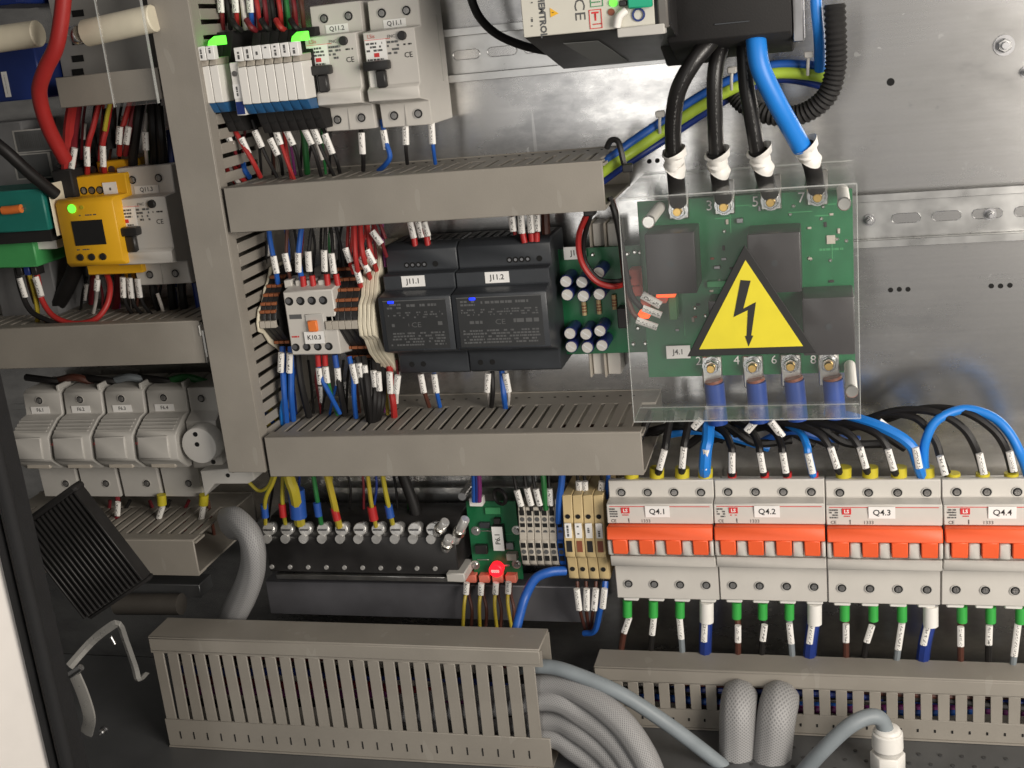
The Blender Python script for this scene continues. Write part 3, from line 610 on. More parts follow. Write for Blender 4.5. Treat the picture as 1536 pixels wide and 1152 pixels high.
# ================================================================ yellow monitoring relay
t = thing('monitoring_relay', 'yellow monitoring relay with black display and lit green lamp', 'relay', P(140, 410, .03)); z = .082
a, b = P(91, 350, z), P(177, 350, z); yT, yB = Y(130, 297, z), Y(140, 400, z)
zt = .060; yT2 = Y(150, 262, zt); yB2 = Y(160, 412, zt)
MB().px([(yT2, .008), (yT2, zt), (yT - .001, zt), (yT, z - .003), (yT - .003, z), (yB + .003, z), (yB, z - .003), (yB - .001, zt), (yB2, zt), (yB2, .008)], a.x, b.x).build('body', YELLOW, t, bev=.0008)
MB().box(a.x + .014, b.x + .002, yT2, yT2 + .008, .010, .045).build('terminal_tier', YELLOW, t, bev=.0008)
MB().box(a.x + .018, b.x + .002, yB2 - .007, yB2, .010, .045).build('terminal_tier', YELLOW, t, bev=.0008)
dw = b.x - a.x
d0, d1 = P(107, 332, z), P(160, 366, z)
MB().box(d0.x, d1.x, d1.y, d0.y, z, z + .0006).build('display', HOLE, t)
for k in range(3):
    q = P(121 + 17 * k, 386 - k * .6, z); MB().cyl((q.x, q.y, z), (q.x, q.y, z + .0012), .0026, .0023, 14).build('button', BLACK, t)
    q = P(126 + 12 * k, 286 - k * .5, zt); MB().cyl((q.x, q.y, zt), (q.x, q.y, zt + .0003), .0028, n=14).build('screw_hole', HOLE, t); MB().cyl((q.x, q.y, zt + .0003), (q.x, q.y, zt + .0008), .0020, n=12).build('screw', TIN, t)
    q = P(140 + 14 * k, 254, .045); MB().cyl((q.x, q.y, .045), (q.x, q.y, .0456), .0026, n=12).build('screw', DSTEEL, t)
q = P(108, 313, z); MB().cyl((q.x, q.y, z), (q.x, q.y, z + .0008), .0030, n=14).build('lamp', GLOWG, t)
q = P(123, 311, z); MB().cyl((q.x, q.y, z), (q.x, q.y, z + .0006), .0014, n=10).build('lamp', YCAP, t)
fine_print(t, q.x - .006, q.x + .010, q.y - .0062, q.y - .0048, z + .0002, 1, INK, .6)
fine_print(t, d0.x, d0.x + .012, d1.y - .0036, d1.y - .0022, z + .0002, 1, INK, .7)
a, b = P(154, 274, zt), P(178, 290, zt); sticker(t, a.x, b.x, b.y, a.y, zt + .0006); fine_print(t, a.x + .002, b.x - .002, b.y + .002, a.y - .003, zt + .0011, 1, INK, .7)

# ================================================================ left edge devices
z = .085
t = thing('teal_module', 'teal circuit module with orange component at left photo edge', 'module', P(20, 365, .03)); a, b = P(-60, 292, z), P(74, 345, z)
MB().box(a.x, b.x, b.y, a.y, .01, z).build('body', TEAL, t, bev=.001)
q = P(21, 314, z); MB().tube([(q.x - .0075, q.y, z + .002), (q.x, q.y, z + .002), (q.x + .0075, q.y + .0004, z + .002)], .0030, 10).build('orange_component', ORANGE2, t)
MB().cyl((q.x + .0075, q.y + .0003, z + .002), (q.x + .011, q.y + .0006, z + .002), .0005, n=8).build('lead', STEEL, t)
a, b = P(-60, 347, z - .004), P(78, 362, z - .004); MB().box(a.x, b.x, b.y, a.y, .01, z - .004).build('dark_base', MATTE, t)
a, b = P(68, 277, z), P(82, 355, z); MB().box(a.x, b.x, b.y, a.y, .02, z - .002).build('end_bracket', CREAM, t, bev=.0006)
t = thing('plug_connector', 'green plug connector below the teal module', 'connector', P(25, 412, .05)); a, b = P(-20, 362, .075), P(57, 400, .075)
MB().box(a.x, b.x, b.y, a.y, .04, .075).build('housing', CGREEN, t, bev=.001)
for k in range(3):
    q = P(26 + 11 * k, 408, .07); MB().box(q.x - .0022, q.x + .0022, q.y - .003, q.y + .004, .058, .068).build('wire_entry', NAVY if k == 1 else BLACK, t, bev=.0004)
a, b = P(54, 360, .07), P(86, 373, .07); MB().box(a.x, b.x, b.y, a.y, .06, .07).build('label_tab', WHITE, t, bev=.0004)
t = thing('grey_module', 'grey module with white rating labels at left photo edge', 'module', P(40, 480, .01)); a, b = P(-60, 190, .04), P(92, 480, .04)
MB().box(a.x, b.x, b.y, a.y, .0012, .04).build('body', mat('module_grey', (.20, .20, .205), .5), t, bev=.001)
for y_0, y_1, s in ((198, 224, '|||| ||| || |||'), (234, 264, None)):
    a, b = P(22, y_0, .04), P(78, y_1, .04); sticker(t, a.x - .002, b.x + .002, b.y - .001, a.y + .001, .04, m=mat('rating_label', (.42, .41, .39), .6)); 
    MB().box(a.x, b.x, b.y, a.y, .0405, .0407).build('print_block', INKL, t)
    if s:
        for k in range(14): MB().box(a.x + .003 + k * .0015, a.x + .003 + k * .0015 + random.choice((.0004, .0008)), b.y + .002, a.y - .002, .0408, .0409).build('code_bar', INK, t)
t = thing('blue_module', 'dark blue module with white label at top left', 'module', P(20, 150, .04)); a, b = P(-60, 78, .07), P(66, 147, .07)
MB().box(a.x, b.x, b.y, a.y, .005, .07).build('body', NAVY, t, bev=.001); a, b = P(2, 108, .07), P(18, 145, .07); sticker(t, a.x, b.x, b.y, a.y, .0705); fine_print(t, a.x + .002, b.x - .002, b.y + .002, a.y - .002, .071, 1, INK, .8, True)
a, b = P(-60, -60, .07), P(26, 5, .07); MB().box(a.x, b.x, b.y, a.y, .005, .07).build('upper_block', NAVY, t, bev=.001)
t = thing('black_terminal', 'black terminal block between teal module and yellow relay', 'terminal', P(95, 300, .03)); a, b = P(76, 256, .066), P(114, 300, .066)
MB().box(a.x, b.x, b.y, a.y, .012, .066).build('body', MATTE, t, bev=.001)
for k in range(2): MB().box(a.x + .001 + k * .008, a.x + .006 + k * .008, a.y, a.y + .004, .02, .060).build('shroud', MATTE, t, bev=.0008)
# clear sheet on spacer rods at top left
t = thing('clear_sheet', 'clear plastic sheet on pale spacer rods at top left', 'cover', P(180, 160, .11)); a, b = P(131, -60, .13), P(236, 155, .13)
MB().box(a.x, b.x, b.y, a.y, .128, .130).build('sheet', CLEAR, t, bev=.0003)
MB().box(b.x + .0001, b.x + .0008, b.y, a.y, .128, .130).build('sheet_edge', EDGE, t); MB().box(X(154, 60, .13) - .0006, X(154, 60, .13), b.y, a.y, .1301, .1306).build('bend_line', EDGE, t)
for i, (p0, p1) in enumerate((((-40, 64, .10), (58, 50, .10)), ((128, 50, .10), (232, 27, .10)))):
    s = thing('spacer_rod', ('pale spacer rod left of the thick red cable', 'pale spacer rod behind the clear sheet')[i], 'rod', P(*p0), 'pale spacer rods')
    A, B = P(*p0), P(*p1); MB().cyl(A, B, .0085, n=16).build('rod', CREAM, s, bev=.0008)
    q = A if i else P(3, 60, .10); MB().cyl(q + Vector((-.006, -.001, .004)), q + Vector((-.001, 0, .005)), .0062, n=12).build('bolt_end', STEEL, s, bev=.0008)
dp = P(110, 88, .04)
t = thing('slotted_panel', 'grey slotted bracket panel behind the thick red cable', 'panel', P(110, 110, .03)); a, b = P(60, -60, .045), P(232, 116, .045)
MB().box(a.x, b.x, b.y, a.y, .002, .045).build('panel', mat('bracket_grey', (.33, .32, .30), .5), t, bev=.0006)
for py in (20, 62, 88, 108):
    q = P(117, py, .0452); MB().box(q.x - .0045, q.x + .0045, q.y - .0022, q.y + .0022, .0452, .0456).build('slot', HOLE, t)

# ================================================================ fuse holders
fx0 = X(33, 605, .05); fw = (X(282, 600, .05) - fx0) / 4; fy = Y(180, 584, .05)
def fuse(i):
    x0 = fx0 + i * fw + .0012; x1 = x0 + fw - .0030; s = f'F6.{i + 1}'
    t = thing('fuse_holder', f'{POS[i]} grey fuse holder in the lower left row, labelled {s}', 'fuse holder', ((x0 + x1) / 2, fy - .088, .008), 'grey fuse holders in a row')
    pr = [(0, .008), (0, .044), (-.002, .0485), (-.0185, .0500), (-.0195, .057), (-.0265, .069), (-.0295, .073), (-.0470, .075), (-.0500, .072), (-.0580, .063), (-.0595, .0500), (-.0875, .0490), (-.0875, .008)]
    MB().px([(fy + a, b) for a, b in pr], x0, x1).build('body', BEIGE, t, bev=.0007)
    MB().box(x1 - .0035, x1 - .0012, fy - .0175, fy + .0035, .030, .047).build('top_latch', BEIGE, t, bev=.0005)
    screw_hole(t, x0 + .40 * fw, fy - .0075, .0492); screw_hole(t, x0 + .62 * fw, fy - .076, .0494)
    sticker(t, x0 + .17 * fw, x0 + .62 * fw, fy - .0178, fy - .0122, .0502, s, .0028)
    L = MB().px([(fy - .0295, .0745), (fy - .0455, .0768), (fy - .0470, .0745), (fy - .0470, .070), (fy - .0290, .066)], x0 + .0018, x1 - .0060).build('fuse_drawer', BEIGE, t, bev=.0006)
    MB().box(x0 + .0050, x1 - .0075, fy - .0565, fy - .0528, .064, .0682).build('drawer_grip', TGREY, t, bev=.0005)
    for q in range(4): MB().px([(fy - .0202 - q * .0017, .0592 + q * .0030), (fy - .0202 - q * .0017, .0602 + q * .0030), (fy - .0211 - q * .0017, .0612 + q * .0030), (fy - .0211 - q * .0017, .0592 + q * .0030)], x0 + .001, x1 - .003).build('rib', BEIGE, t)
    text('LS', (x0 + .0040, fy - .0330, .0790), .0018, RED, t)
    return t
for i in range(4): fuse(i)
t = thing('service_socket', 'rounded white service socket at right of the fuse holders', 'socket', P(300, 745, .03)); x0 = fx0 + 4 * fw + .0004; x1 = x0 + .0245
MB().px([(fy, .008), (fy, .050), (fy - .0180, .050), (fy - .0230, .060), (fy - .0600, .060), (fy - .0640, .045), (fy - .0640, .008)], x0, x1).build('body', BEIGE, t, bev=.0008)
c = P(305, 664, .065); MB().cyl((c.x, c.y, .060), (c.x, c.y, .072), .0150, .0138, 28).build('round_face', WHITE, t, bev=.0015, seg=2)
for dx, dy in ((-.001, .009), (-.001, .0012), (.0095, -.0125)): MB().cyl((c.x + dx, c.y + dy, .072), (c.x + dx, c.y + dy, .0724), .0018, n=12).build('pin_hole', HOLE, t)
screw_hole(t, x0 + .011, fy - .0085, .050)
t = thing('mounting_bracket', 'pale end bracket just below the upright duct', 'bracket', P(350, 715, .06)); a, b = P(300, 706, .07), P(378, 722, .07)
MB().pz([(a.x, a.y), (b.x + .002, a.y + .0025), (b.x + .002, b.y + .001), (b.x - .004, b.y - .002), (a.x + .010, b.y - .002), (a.x, b.y - .012)], .040, .070).build('plate', BEIGE, t, bev=.0006)
q = P(342, 713, .07); MB().cyl((q.x, q.y, .07), (q.x, q.y, .0704), .0016, n=12).build('screw_hole', HOLE, t)

# ================================================================ terminal blocks and contactor K10.3
def side_plate(name, label, cat, x0, x1, pts, m, grp):
    t = thing(name, label, cat, (x0, min(p[0] for p in pts), .008), grp); MB().px(pts, x0, x1).build('plate', m, t, bev=.0004); return t
def term(label, x0, w, y1, y0, grp, dark=True):
    t = thing('terminal_block', label, 'terminal', (x0, y0, .008), grp); x1 = x0 + w - .0002; yc = (y1 + y0) / 2; h = (y1 - y0) / 2
    MB().px([(y1, .008), (y1, .040), (yc + .42 * h, .066), (yc + .10 * h, .072), (yc - .10 * h, .072), (yc - .5 * h, .060), (y0, .040), (y0, .008)], x0, x1).build('body', BLACK, t, bev=.0003)
    # orange clamp levers stepping down the slopes
    for f in (.86, .70, .54, .38, .22): 
        yy = yc + f * h; zz = .040 + (1 - f) / .58 * .026 if f > .42 else .066 + (.42 - f) / .32 * .006
        MB().box(x0 + .0002, x1 - .0001, yy - .0012, yy + .0009, zz - .006, zz + .0022).build('clamp_lever', TERMO, t, bev=.0002)
    for f in (-.62, -.88):
        yy = yc + f * h; zz = .060 - (-f - .5) / .5 * .020
        MB().box(x0 + .0002, x1 - .0001, yy - .0012, yy + .0009, zz - .006, zz + .0022).build('clamp_lever', TERMO, t, bev=.0002)
    MB().box(x0 + .0001, x1, yc - .14 * h, yc + .02 * h, .068, .0745).build('marker_strip', DSTEEL if not dark else TGREY, t, bev=.0002)
    return t
yT, yB = Y(540, 392, .05), Y(560, 545, .05)
g0, g1 = X(500, 480, .06), X(548, 480, .06); tw = (g1 - g0) / 5
for i in range(5): term(f'black and orange spring terminal right of contactor, {ORD[i]} from left', g0 + i * tw, tw, yT, yB, 'black and orange spring terminals')
h0, h1 = X(401, 470, .06), X(425, 470, .06); tw2 = (h1 - h0) / 3
for i in range(3): term(f'black and orange spring terminal left of contactor, {ORD[i]} from left', h0 + i * tw2, tw2, yT - .004, yB + .008, 'black and orange spring terminals')
yc = (yT + yB) / 2; H = (yT - yB) / 2
def endplate(label, x0, w, ya, yb):
    c = (ya + yb) / 2; h = (ya - yb) / 2; t = thing('end_plate', label, 'end plate', (x0, yb, .008), 'pale terminal end plates')
    MB().px([(ya, .008), (ya, .042), (c + .72 * h, .050), (c + .62 * h, .056), (c + .35 * h, .063), (c + .25 * h, .070), (c, .075), (c - .2 * h, .075), (c - .3 * h, .068), (c - .55 * h, .062), (c - .8 * h, .050), (yb, .042), (yb, .008)], x0, x0 + w - .0003).build('plate', CREAM, t, bev=.0004)
endplate('pale end plate at left of the small terminal group', h0 - .0022, .0020, yT - .002, yB + .006)
ew = (X(573, 480, .06) - g1) / 4
for i in range(4): endplate(f'pale end plate between terminals and power supply, {ORD[i]} from left', g1 + .0002 + i * ew, ew, yT + .008, yB - .010)
t = thing('contactor', 'small white contactor with orange button labelled K10.3', 'contactor', P(465, 540, .02)); z = .072
a, b = P(424, 440, z), P(503, 440, z); yA, yD = Y(455, 434, z), Y(470, 534, z); x0, x1 = a.x, b.x - .002
MB().px([(yA + .004, .008), (yA + .004, .050), (yA, z - .008), (yA - .001, z), (yD + .001, z), (yD, z - .006), (yD - .003, .050), (yD - .003, .008)], x0, x1).build('body', LIGHT, t, bev=.0008)
for k in range(4):
    q = P(434 + 17 * k, 452 - .5 * k, z); MB().cyl((q.x, q.y, z), (q.x, q.y, z + .0003), .0030, n=14).build('screw_hole', HOLE, t); MB().cyl((q.x - .0006, q.y + .0004, z + .0003), (q.x - .0006, q.y + .0004, z + .0007), .0019, n=10).build('screw', DSTEEL, t)
    q = P(444 + 16.5 * k, 521 - .5 * k, z); MB().cyl((q.x, q.y, z), (q.x, q.y, z + .0003), .0028, n=14).build('screw_hole', HOLE, t); MB().cyl((q.x - .0006, q.y + .0004, z + .0003), (q.x - .0006, q.y + .0004, z + .0007), .0018, n=10).build('screw', DSTEEL, t)
    q = P(431 + 17 * k, 434, z - .008); MB().box(q.x - .0028, q.x + .0028, q.y + .0002, q.y + .006, .045, .062).build('terminal_fin', LIGHT, t, bev=.0005)
a, b = P(458, 471, z), P(490, 505, z); MB().box(a.x, b.x, b.y, a.y, z, z + .0012).build('window', BEIGE, t, bev=.0004)
a, b = P(463, 480, z), P(479, 496, z); MB().box(a.x, b.x, b.y, a.y, z + .0005, z + .0034).build('orange_button', ORANGE2, t, bev=.0006)
a, b = P(434, 472, z), P(453, 478, z); MB().box(a.x, b.x, b.y, a.y, z, z + .0003).build('print', INKL, t)
a, b = P(457, 497, z), P(489, 514, z); sticker(t, a.x, b.x, b.y, a.y, z + .0014, 'K10.3', .0032, ink=INKD)
fine_print(t, P(438, 505, z).x, P(449, 505, z).x, P(443, 507, z).y, P(443, 503, z).y, z + .0003, 1, RED, .8)

# ================================================================ dark power supplies
def psu(label, x0, x1, s, lx, led):
    t = thing('power_supply', label, 'power supply', ((x0 + x1) / 2, .0245, .008), 'dark power supplies side by side'); w = x1 - x0
    pr = [(.1150, .008), (.1150, .044), (.1120, .0500), (.0975, .0500), (.0968, .0600), (.0868, .0600), (.0850, .0740), (.0840, .0750), (.0476, .0750), (.0455, .0700), (.0400, .0520), (.0380, .0500), (.0252, .0500), (.0235, .046), (.0235, .008)]
    MB().px(pr, x0, x1).build('body', SLATE, t, bev=.0007)
    pl = MB().box(x0 + .0035, x1 - .0035, .0490, .0825, .0750, .0753).build('rating_plate', SLATE2, t)
    mb = MB().box(x0 + .0035, x1 - .0035, .0822, .0828, .0752, .0757); mb.build('plate_edge', INKL, t)
    n = 5 if w > .055 else 3
    for k in range(4): 
        xx = lx[0] + k * .0042; MB().cyl((xx, .1015, .0500), (xx, .1015, .0503), .0020, n=14).build('screw_hole', HOLE, t); MB().cyl((xx, .1015, .0503), (xx, .1015, .0506), .0010, n=10).build('screw', DSTEEL, t)
    MB().cyl((lx[0] + .0205, .1015, .0500), (lx[0] + .0205, .1015, .0503), .0020, n=14).build('screw_hole', HOLE, t)
    for k in range(2): MB().cyl((lx[1] + k * .0085, .0312, .0500), (lx[1] + k * .0085, .0312, .0503), .0019, n=14).build('screw_hole', HOLE, t)
    sticker(t, lx[2], lx[2] + .0165, .0885, .0960, .0602, s, .0036, ink=INKD)
    MB().box(led - .0022, led + .0022, .0808, .0826, .0754, .0764).build('lamp', GLOWB, t, bev=.0004)
    fine_print(pl, x0 + .006, x0 + .016, .0765, .0810, .0755, 2, INKL, .9); fine_print(pl, x0 + .020, x1 - .010, .0775, .0805, .0755, 1, INKL, .8)
    text('CE', (x0 + .50 * w, .0655, .0755), .0036, INKL, pl, sx=1.2); fine_print(pl, x0 + .008, x0 + .40 * w, .0640, .0675, .0755, 1, INKL, .5); fine_print(pl, x0 + .64 * w, x1 - .006, .0640, .0685, .0755, 1, INKL, .6)
    fine_print(pl, x0 + .006, x1 - .006, .0510, .0610, .0755, 5, INKL, .75); fine_print(pl, x0 + .006, x1 - .006, .0700, .0750, .0755, 3, INKL, .4)
    for k in range(int(w / .006)): MB().box(x0 + .004 + k * .006, x0 + .0075 + k * .006, .1151, .1156, .012, .036).build('vent_bar', SLATE2, t)
    return t
psu('dark power supply with blue lamp labelled J11.1', -.0665, -.0156, 'J11.1', (X(610, 395, .05), X(618, 547, .05), X(603, 424, .06)), X(586, 450, .075))
psu('wide dark power supply with blue lamp labelled J11.2', -.0150, .0493, 'J11.2', (X(764, 387, .05), X(721, 544, .05), X(728, 418, .06)), X(708, 443, .075))

# ================================================================ capacitor board
z = .028
t = thing('circuit_board', 'green board with blue capacitors beside the power supply', 'circuit board', P(900, 530, z)); a, b = P(846, 450, z), P(985, 450, z); yA, yD = Y(900, 371, z), Y(910, 530, z)
MB().box(a.x - .002, b.x, yD, yA, z - .0016, z).build('board', PCB, t, bev=.0002)
CT = local(MB().cyl((0, 0, 0), (0, 0, .0003), .0039, n=18).add([(-.0030, -.0024, .0004), (.0034, .0016, .0004), (.0030, .0022, .0004), (-.0034, -.0018, .0004)], [(0, 1, 2, 3)]), 'capacitor_top', STEEL)
CB = local(MB().cyl((0, 0, 0), (0, 0, .0205), .0043, .0043, 18), 'capacitor', CAPB, .0004); CS = local(MB().cyl((0, 0, .0004), (0, 0, .0010), .0038, .0036, 16), 'top_disc', mat('capacitor_top', (.62, .60, .56), .4, .3))
CL = local(MB().box(-.0031, .0031, -.00025, .00025, .0010, .0012).turn((0, 0, 0), (0, 0, 1), -.6), 'vent_score', STEEL)
for px, py in [(849, 422), (873, 423), (898, 409), (851, 442), (875, 444), (899, 441), (855, 500), (879, 501), (900, 496), (857, 520), (881, 521), (903, 518)]:
    q = P(px, py, z + .0205); c = inst('capacitor', CB, (q.x, q.y, z), t); d = inst('top_disc', CS, (q.x, q.y, z + .0205), c); inst('vent_score', CL, (q.x, q.y, z + .0205), c)
for px, py in ((877, 461), (899, 459), (922, 452)):
    q = P(px, py, z); rs = MB().tube([(q.x, q.y + .005, z + .002), (q.x, q.y, z + .002), (q.x, q.y - .005, z + .002)], .0016, 8).build('resistor', SAND, t)
    for k in (-.0028, -.0008, .0012): MB().tube([(q.x, q.y + k, z + .002), (q.x, q.y + k + .0004, z + .002), (q.x, q.y + k + .0008, z + .002)], .0018, 8).build('colour_band', COPPER, rs)
for px, py in ((889, 382), (957, 492), (950, 516), (968, 515), (941, 381), (952, 378), (960, 379)):
    q = P(px, py, z); MB().cyl((q.x, q.y, z), (q.x, q.y, z + .0012), .0017, .0008, 10).build('solder_joint', TIN, t)
a, b = P(845, 371, z + .004), P(880, 388, z + .004); sticker(t, a.x, b.x, b.y, a.y, z + .004, 'J11', .0036)
a, b = P(943, 405, z + .012), P(963, 428, z + .012); MB().box(a.x, b.x, b.y, a.y, z, z + .012).build('salmon_connector', SALMON, t, bev=.0006); MB().box(a.x + .001, b.x - .001, b.y - .008, b.y - .001, z, z + .009).build('salmon_connector', SALMON, t, bev=.0006)
q = P(936, 470, z); MB().box(q.x - .003, q.x + .003, q.y - .008, q.y + .006, z, z + .010).build('black_part', BLACK, t, bev=.0005)
for px in (899, 921): # white mounting feet above and below the board
    for py in (352, 545): 
        q = P(px, py, .02); MB().box(q.x - .0045, q.x + .0045, q.y - .008, q.y + .008, .002, .020).build('carrier_foot', LIGHT, t, bev=.0006); MB().box(q.x - .0065, q.x - .0050, q.y - .009, q.y + .009, .002, .024).build('carrier_foot', TGREY, t, bev=.0004)
# ================================================================ relay board under the clear cover
z = .045
t = thing('circuit_board', 'large green relay board with eight bolted lugs under clear cover', 'circuit board', P(1130, 560, z))
a, b = P(964, 430, z), P(1281, 430, z); yA, yD = Y(1130, 292, z), Y(1140, 562, z); bx0, bx1 = a.x, b.x
MB().box(a.x, b.x, yD, yA, z - .002, z).build('board', PCB, t, bev=.0002)
def relay_box(px0, py0, px1, py1, zz):
    a, b = P(px0, py0, zz), P(px1, py1, zz); c = MB().box(a.x, b.x, b.y, a.y, z, zz).build('power_relay', DARKR, t, bev=.0012, seg=2)
    MB().cyl(((a.x + b.x) / 2, (a.y + b.y) / 2, zz), ((a.x + b.x) / 2, (a.y + b.y) / 2, zz + .0003), .002, n=12).build('vent_plug', SLATE, c)
relay_box(966, 352, 1046, 440, .078); relay_box(1120, 352, 1203, 438, .078); relay_box(1203, 448, 1283, 532, .078)
relay_box(1062, 452, 1100, 500, .066)
for n, px, py in (('1', 998, 314), ('3', 1064, 309), ('5', 1133, 303), ('7', 1202, 297)): text(n, P(px, py, z + .0003), .0066, PCBL if n == '1' else PAPER, t, 'number')
for n, px, py in (('2', 1048, 542), ('4', 1105, 541), ('6', 1161, 540), ('8', 1220, 540)): text(n, P(px, py, z + .0003), .0060, PAPER, t, 'number')
a, b = P(1240, 353, z), P(1253, 365, z); MB().box(a.x, b.x, b.y, a.y, z, z + .001).build('chip', TGREY, t); fine_print(t, P(1229, 374, z).x, P(1266, 374, z).x, P(1240, 377, z).y, P(1240, 371, z).y, z + .0003, 1, PCBL, .8)
a, b = P(1002, 447, z + .012), P(1016, 480, z + .012); MB().box(a.x, b.x, b.y, a.y, z, z + .012).build('green_connector', mat('pale_green', (.10, .30, .12), .5), t, bev=.0005)
a, b = P(999, 519, z + .003), P(1036, 537, z + .003); sticker(t, a.x, b.x, b.y, a.y, z + .003, 'J4.1', .0036)
for px, py, w_, h_ in ((1075, 425, .012, .004), (1076, 400, .004, .002), (1275, 460, .003, .010), (1080, 470, .010, .008), (1110, 330, .004, .003)):
    q = P(px, py, z); MB().box(q.x - w_ / 2, q.x + w_ / 2, q.y - h_ / 2, q.y + h_ / 2, z, z + .003).build('component', PCBL if w_ > .008 else DSTEEL, t, bev=.0003)
for i, (px, py, s) in enumerate(((1017, 316, 1), (1086, 309, 1), (1156, 302, 1), (1226, 295, 1), (1067, 550, -1), (1129, 549, -1), (1186, 547, -1), (1243, 546, -1))):
    q = P(px, py, z + .006); l = MB().box(q.x - .0065, q.x + .0065, q.y - (.006 if s > 0 else .016), q.y + (.016 if s > 0 else .006), z, z + .0025).build('lug', TIN, t, bev=.0008)
    MB().cyl((q.x, q.y, z + .0025), (q.x, q.y, z + .0040), .0062, n=18).build('washer', STEEL, l); MB().cyl((q.x, q.y, z + .004), (q.x, q.y, z + .009), .0048, n=6).build('nut', STEEL, l, bev=.0004); MB().cyl((q.x, q.y, z + .009), (q.x, q.y, z + .0125), .0030, .0028, 12).build('bolt_end', BRASS, l, bev=.0004)
# small parts, solder joints and tracks spread over the board
rb = random.Random(3)
def on_board(x0, y0, x1, y1, n):
    for k in range(n):
        q = P(rb.uniform(x0, x1), rb.uniform(y0, y1), z); kind = rb.random()
        if kind < .45:
            w_, h_ = rb.choice(((.0032, .0016), (.0016, .0032), (.0024, .0014))); MB().box(q.x - w_ / 2, q.x + w_ / 2, q.y - h_ / 2, q.y + h_ / 2, z, z + .0010).build('chip_part', rb.choice((BLACK, DSTEEL, TGREY, COPPER)), t, bev=.0002)
        elif kind < .75: MB().cyl((q.x, q.y, z), (q.x, q.y, z + .0008), .0013, .0006, 10).build('solder_joint', TIN, t)
        else:
            l_ = rb.uniform(.006, .016); v_ = rb.random() < .5; MB().box(q.x, q.x + (.0006 if v_ else l_), q.y, q.y + (l_ if v_ else .0006), z + .0001, z + .0002).build('track', PCBL, t)
on_board(1055, 325, 1112, 440, 16); on_board(1212, 320, 1276, 430, 14); on_board(1010, 455, 1060, 530, 10); on_board(1090, 300, 1260, 322, 8)
# blue lug sleeves below the board
for i, (px, py, qx, qy) in enumerate(((1070, 575, 1076, 615), (1133, 573, 1138, 612), (1190, 571, 1196, 609), (1248, 570, 1253, 606))):
    s = thing('lug_sleeve', f'blue cable lug sleeve below the relay board, {ORD[i]} from left', 'sleeve', P(qx, qy, .045), 'blue cable lug sleeves below the relay board')
    A, B = P(px + 1, py - 1, .050), P(qx + 1, qy + 20, .050); C0 = P(px, py - 5, .050)
    MB().tube(spline([A, A.lerp(B, .4), B]), .0066, 14).build('sleeve', mat('sleeve_blue', (.014, .06, .30), .4), s); MB().tube([C0, C0.lerp(A, .6), A], .0060, 12).build('brown_band', COPPER, s)
# spacers and the clear cover
zc = .110
for i, (px, py) in enumerate(((975, 330), (1266, 303), (1277, 578))):
    q = P(px, py, .095 if i < 2 else .09); s = thing('spacer', ('white spacer post at top left of the relay board', 'white spacer post at top right of the relay board', 'white spacer post at lower right of the relay board')[i], 'spacer', (q.x, q.y, 0), 'white cover spacers')
    MB().cyl((q.x, q.y, .046), (q.x, q.y, .100), .0036, n=14).build('post', WHITE, s, bev=.0004); MB().cyl((q.x, q.y, .100), (q.x, q.y, .103), .0040, n=14).build('end_cap', TIN, s, bev=.0006)
t = thing('clear_cover', 'clear folded plastic cover over the green relay board', 'cover', P(1130, 630, 0)); cx0, cx1 = X(938, 450, zc), X(1288, 450, zc); cy1, cy0 = Y(1130, 285, zc), Y(1130, 630, zc)
MB().box(cx0, cx1, cy0, cy1, zc - .002, zc).build('front_sheet', CLEAR, t, bev=.0003)
MB().box(cx0, cx1, cy1 - .0019, cy1, .004, zc - .0022).build('top_flange', CLEAR, t); MB().box(cx0, cx1, cy0, cy0 + .0019, .082, zc - .0022).build('bottom_flange', CLEAR, t)
E_ = .00045
for n, A, B in (('top_edge', (cx0, cy1, zc), (cx1, cy1, zc)), ('bottom_edge', (cx0, cy0, zc), (cx1, cy0, zc)), ('back_edge', (cx0, cy1, .004), (cx1, cy1, .004)), ('flange_edge', (cx0, cy0, .082), (cx1, cy0, .082)), ('side_edge', (cx0, cy0, zc), (cx0, cy1, zc)), ('side_edge', (cx1, cy0, zc), (cx1, cy1, zc))):
    A, B = Vector(A), Vector(B); MB().tube([A, A.lerp(B, .5), B], E_ if n != 'side_edge' else .0003, 6).build(n, EDGE, t)
t = thing('warning_sign', 'yellow triangle sign with black lightning bolt on clear cover', 'sign', P(1128, 533, zc))
T3 = [P(1117, 367, zc), P(1031, 534, zc), P(1225, 529, zc)]; c = sum(T3, Vector()) / 3
T3[1].y = T3[2].y = (T3[1].y + T3[2].y) / 2
def tri(k, z0, z1): return MB().pz([(c.x + (p.x - c.x) * k, c.y + (p.y - c.y) * k) for p in T3], z0, z1)
c.y = (T3[0].y + T3[1].y + T3[2].y) / 3
tri(1.0, zc + .0003, zc + .0009).build('black_border', INKD, t, bev=.0003); tri(.80, zc + .0010, zc + .0012).build('yellow_field', SIGN, t)
bolt_px = [(1111, 420), (1126, 421), (1115, 463), (1134, 453), (1127, 503), (1130, 503.5), (1123, 519.5), (1117.5, 504), (1120, 504), (1122, 465), (1100.5, 475.5)]
zz = zc + .0013; MB().pz([(P(x, y, zz).x, P(x, y, zz).y) for x, y in bolt_px], zz, zz + .0002).build('lightning_bolt', INKD, t)
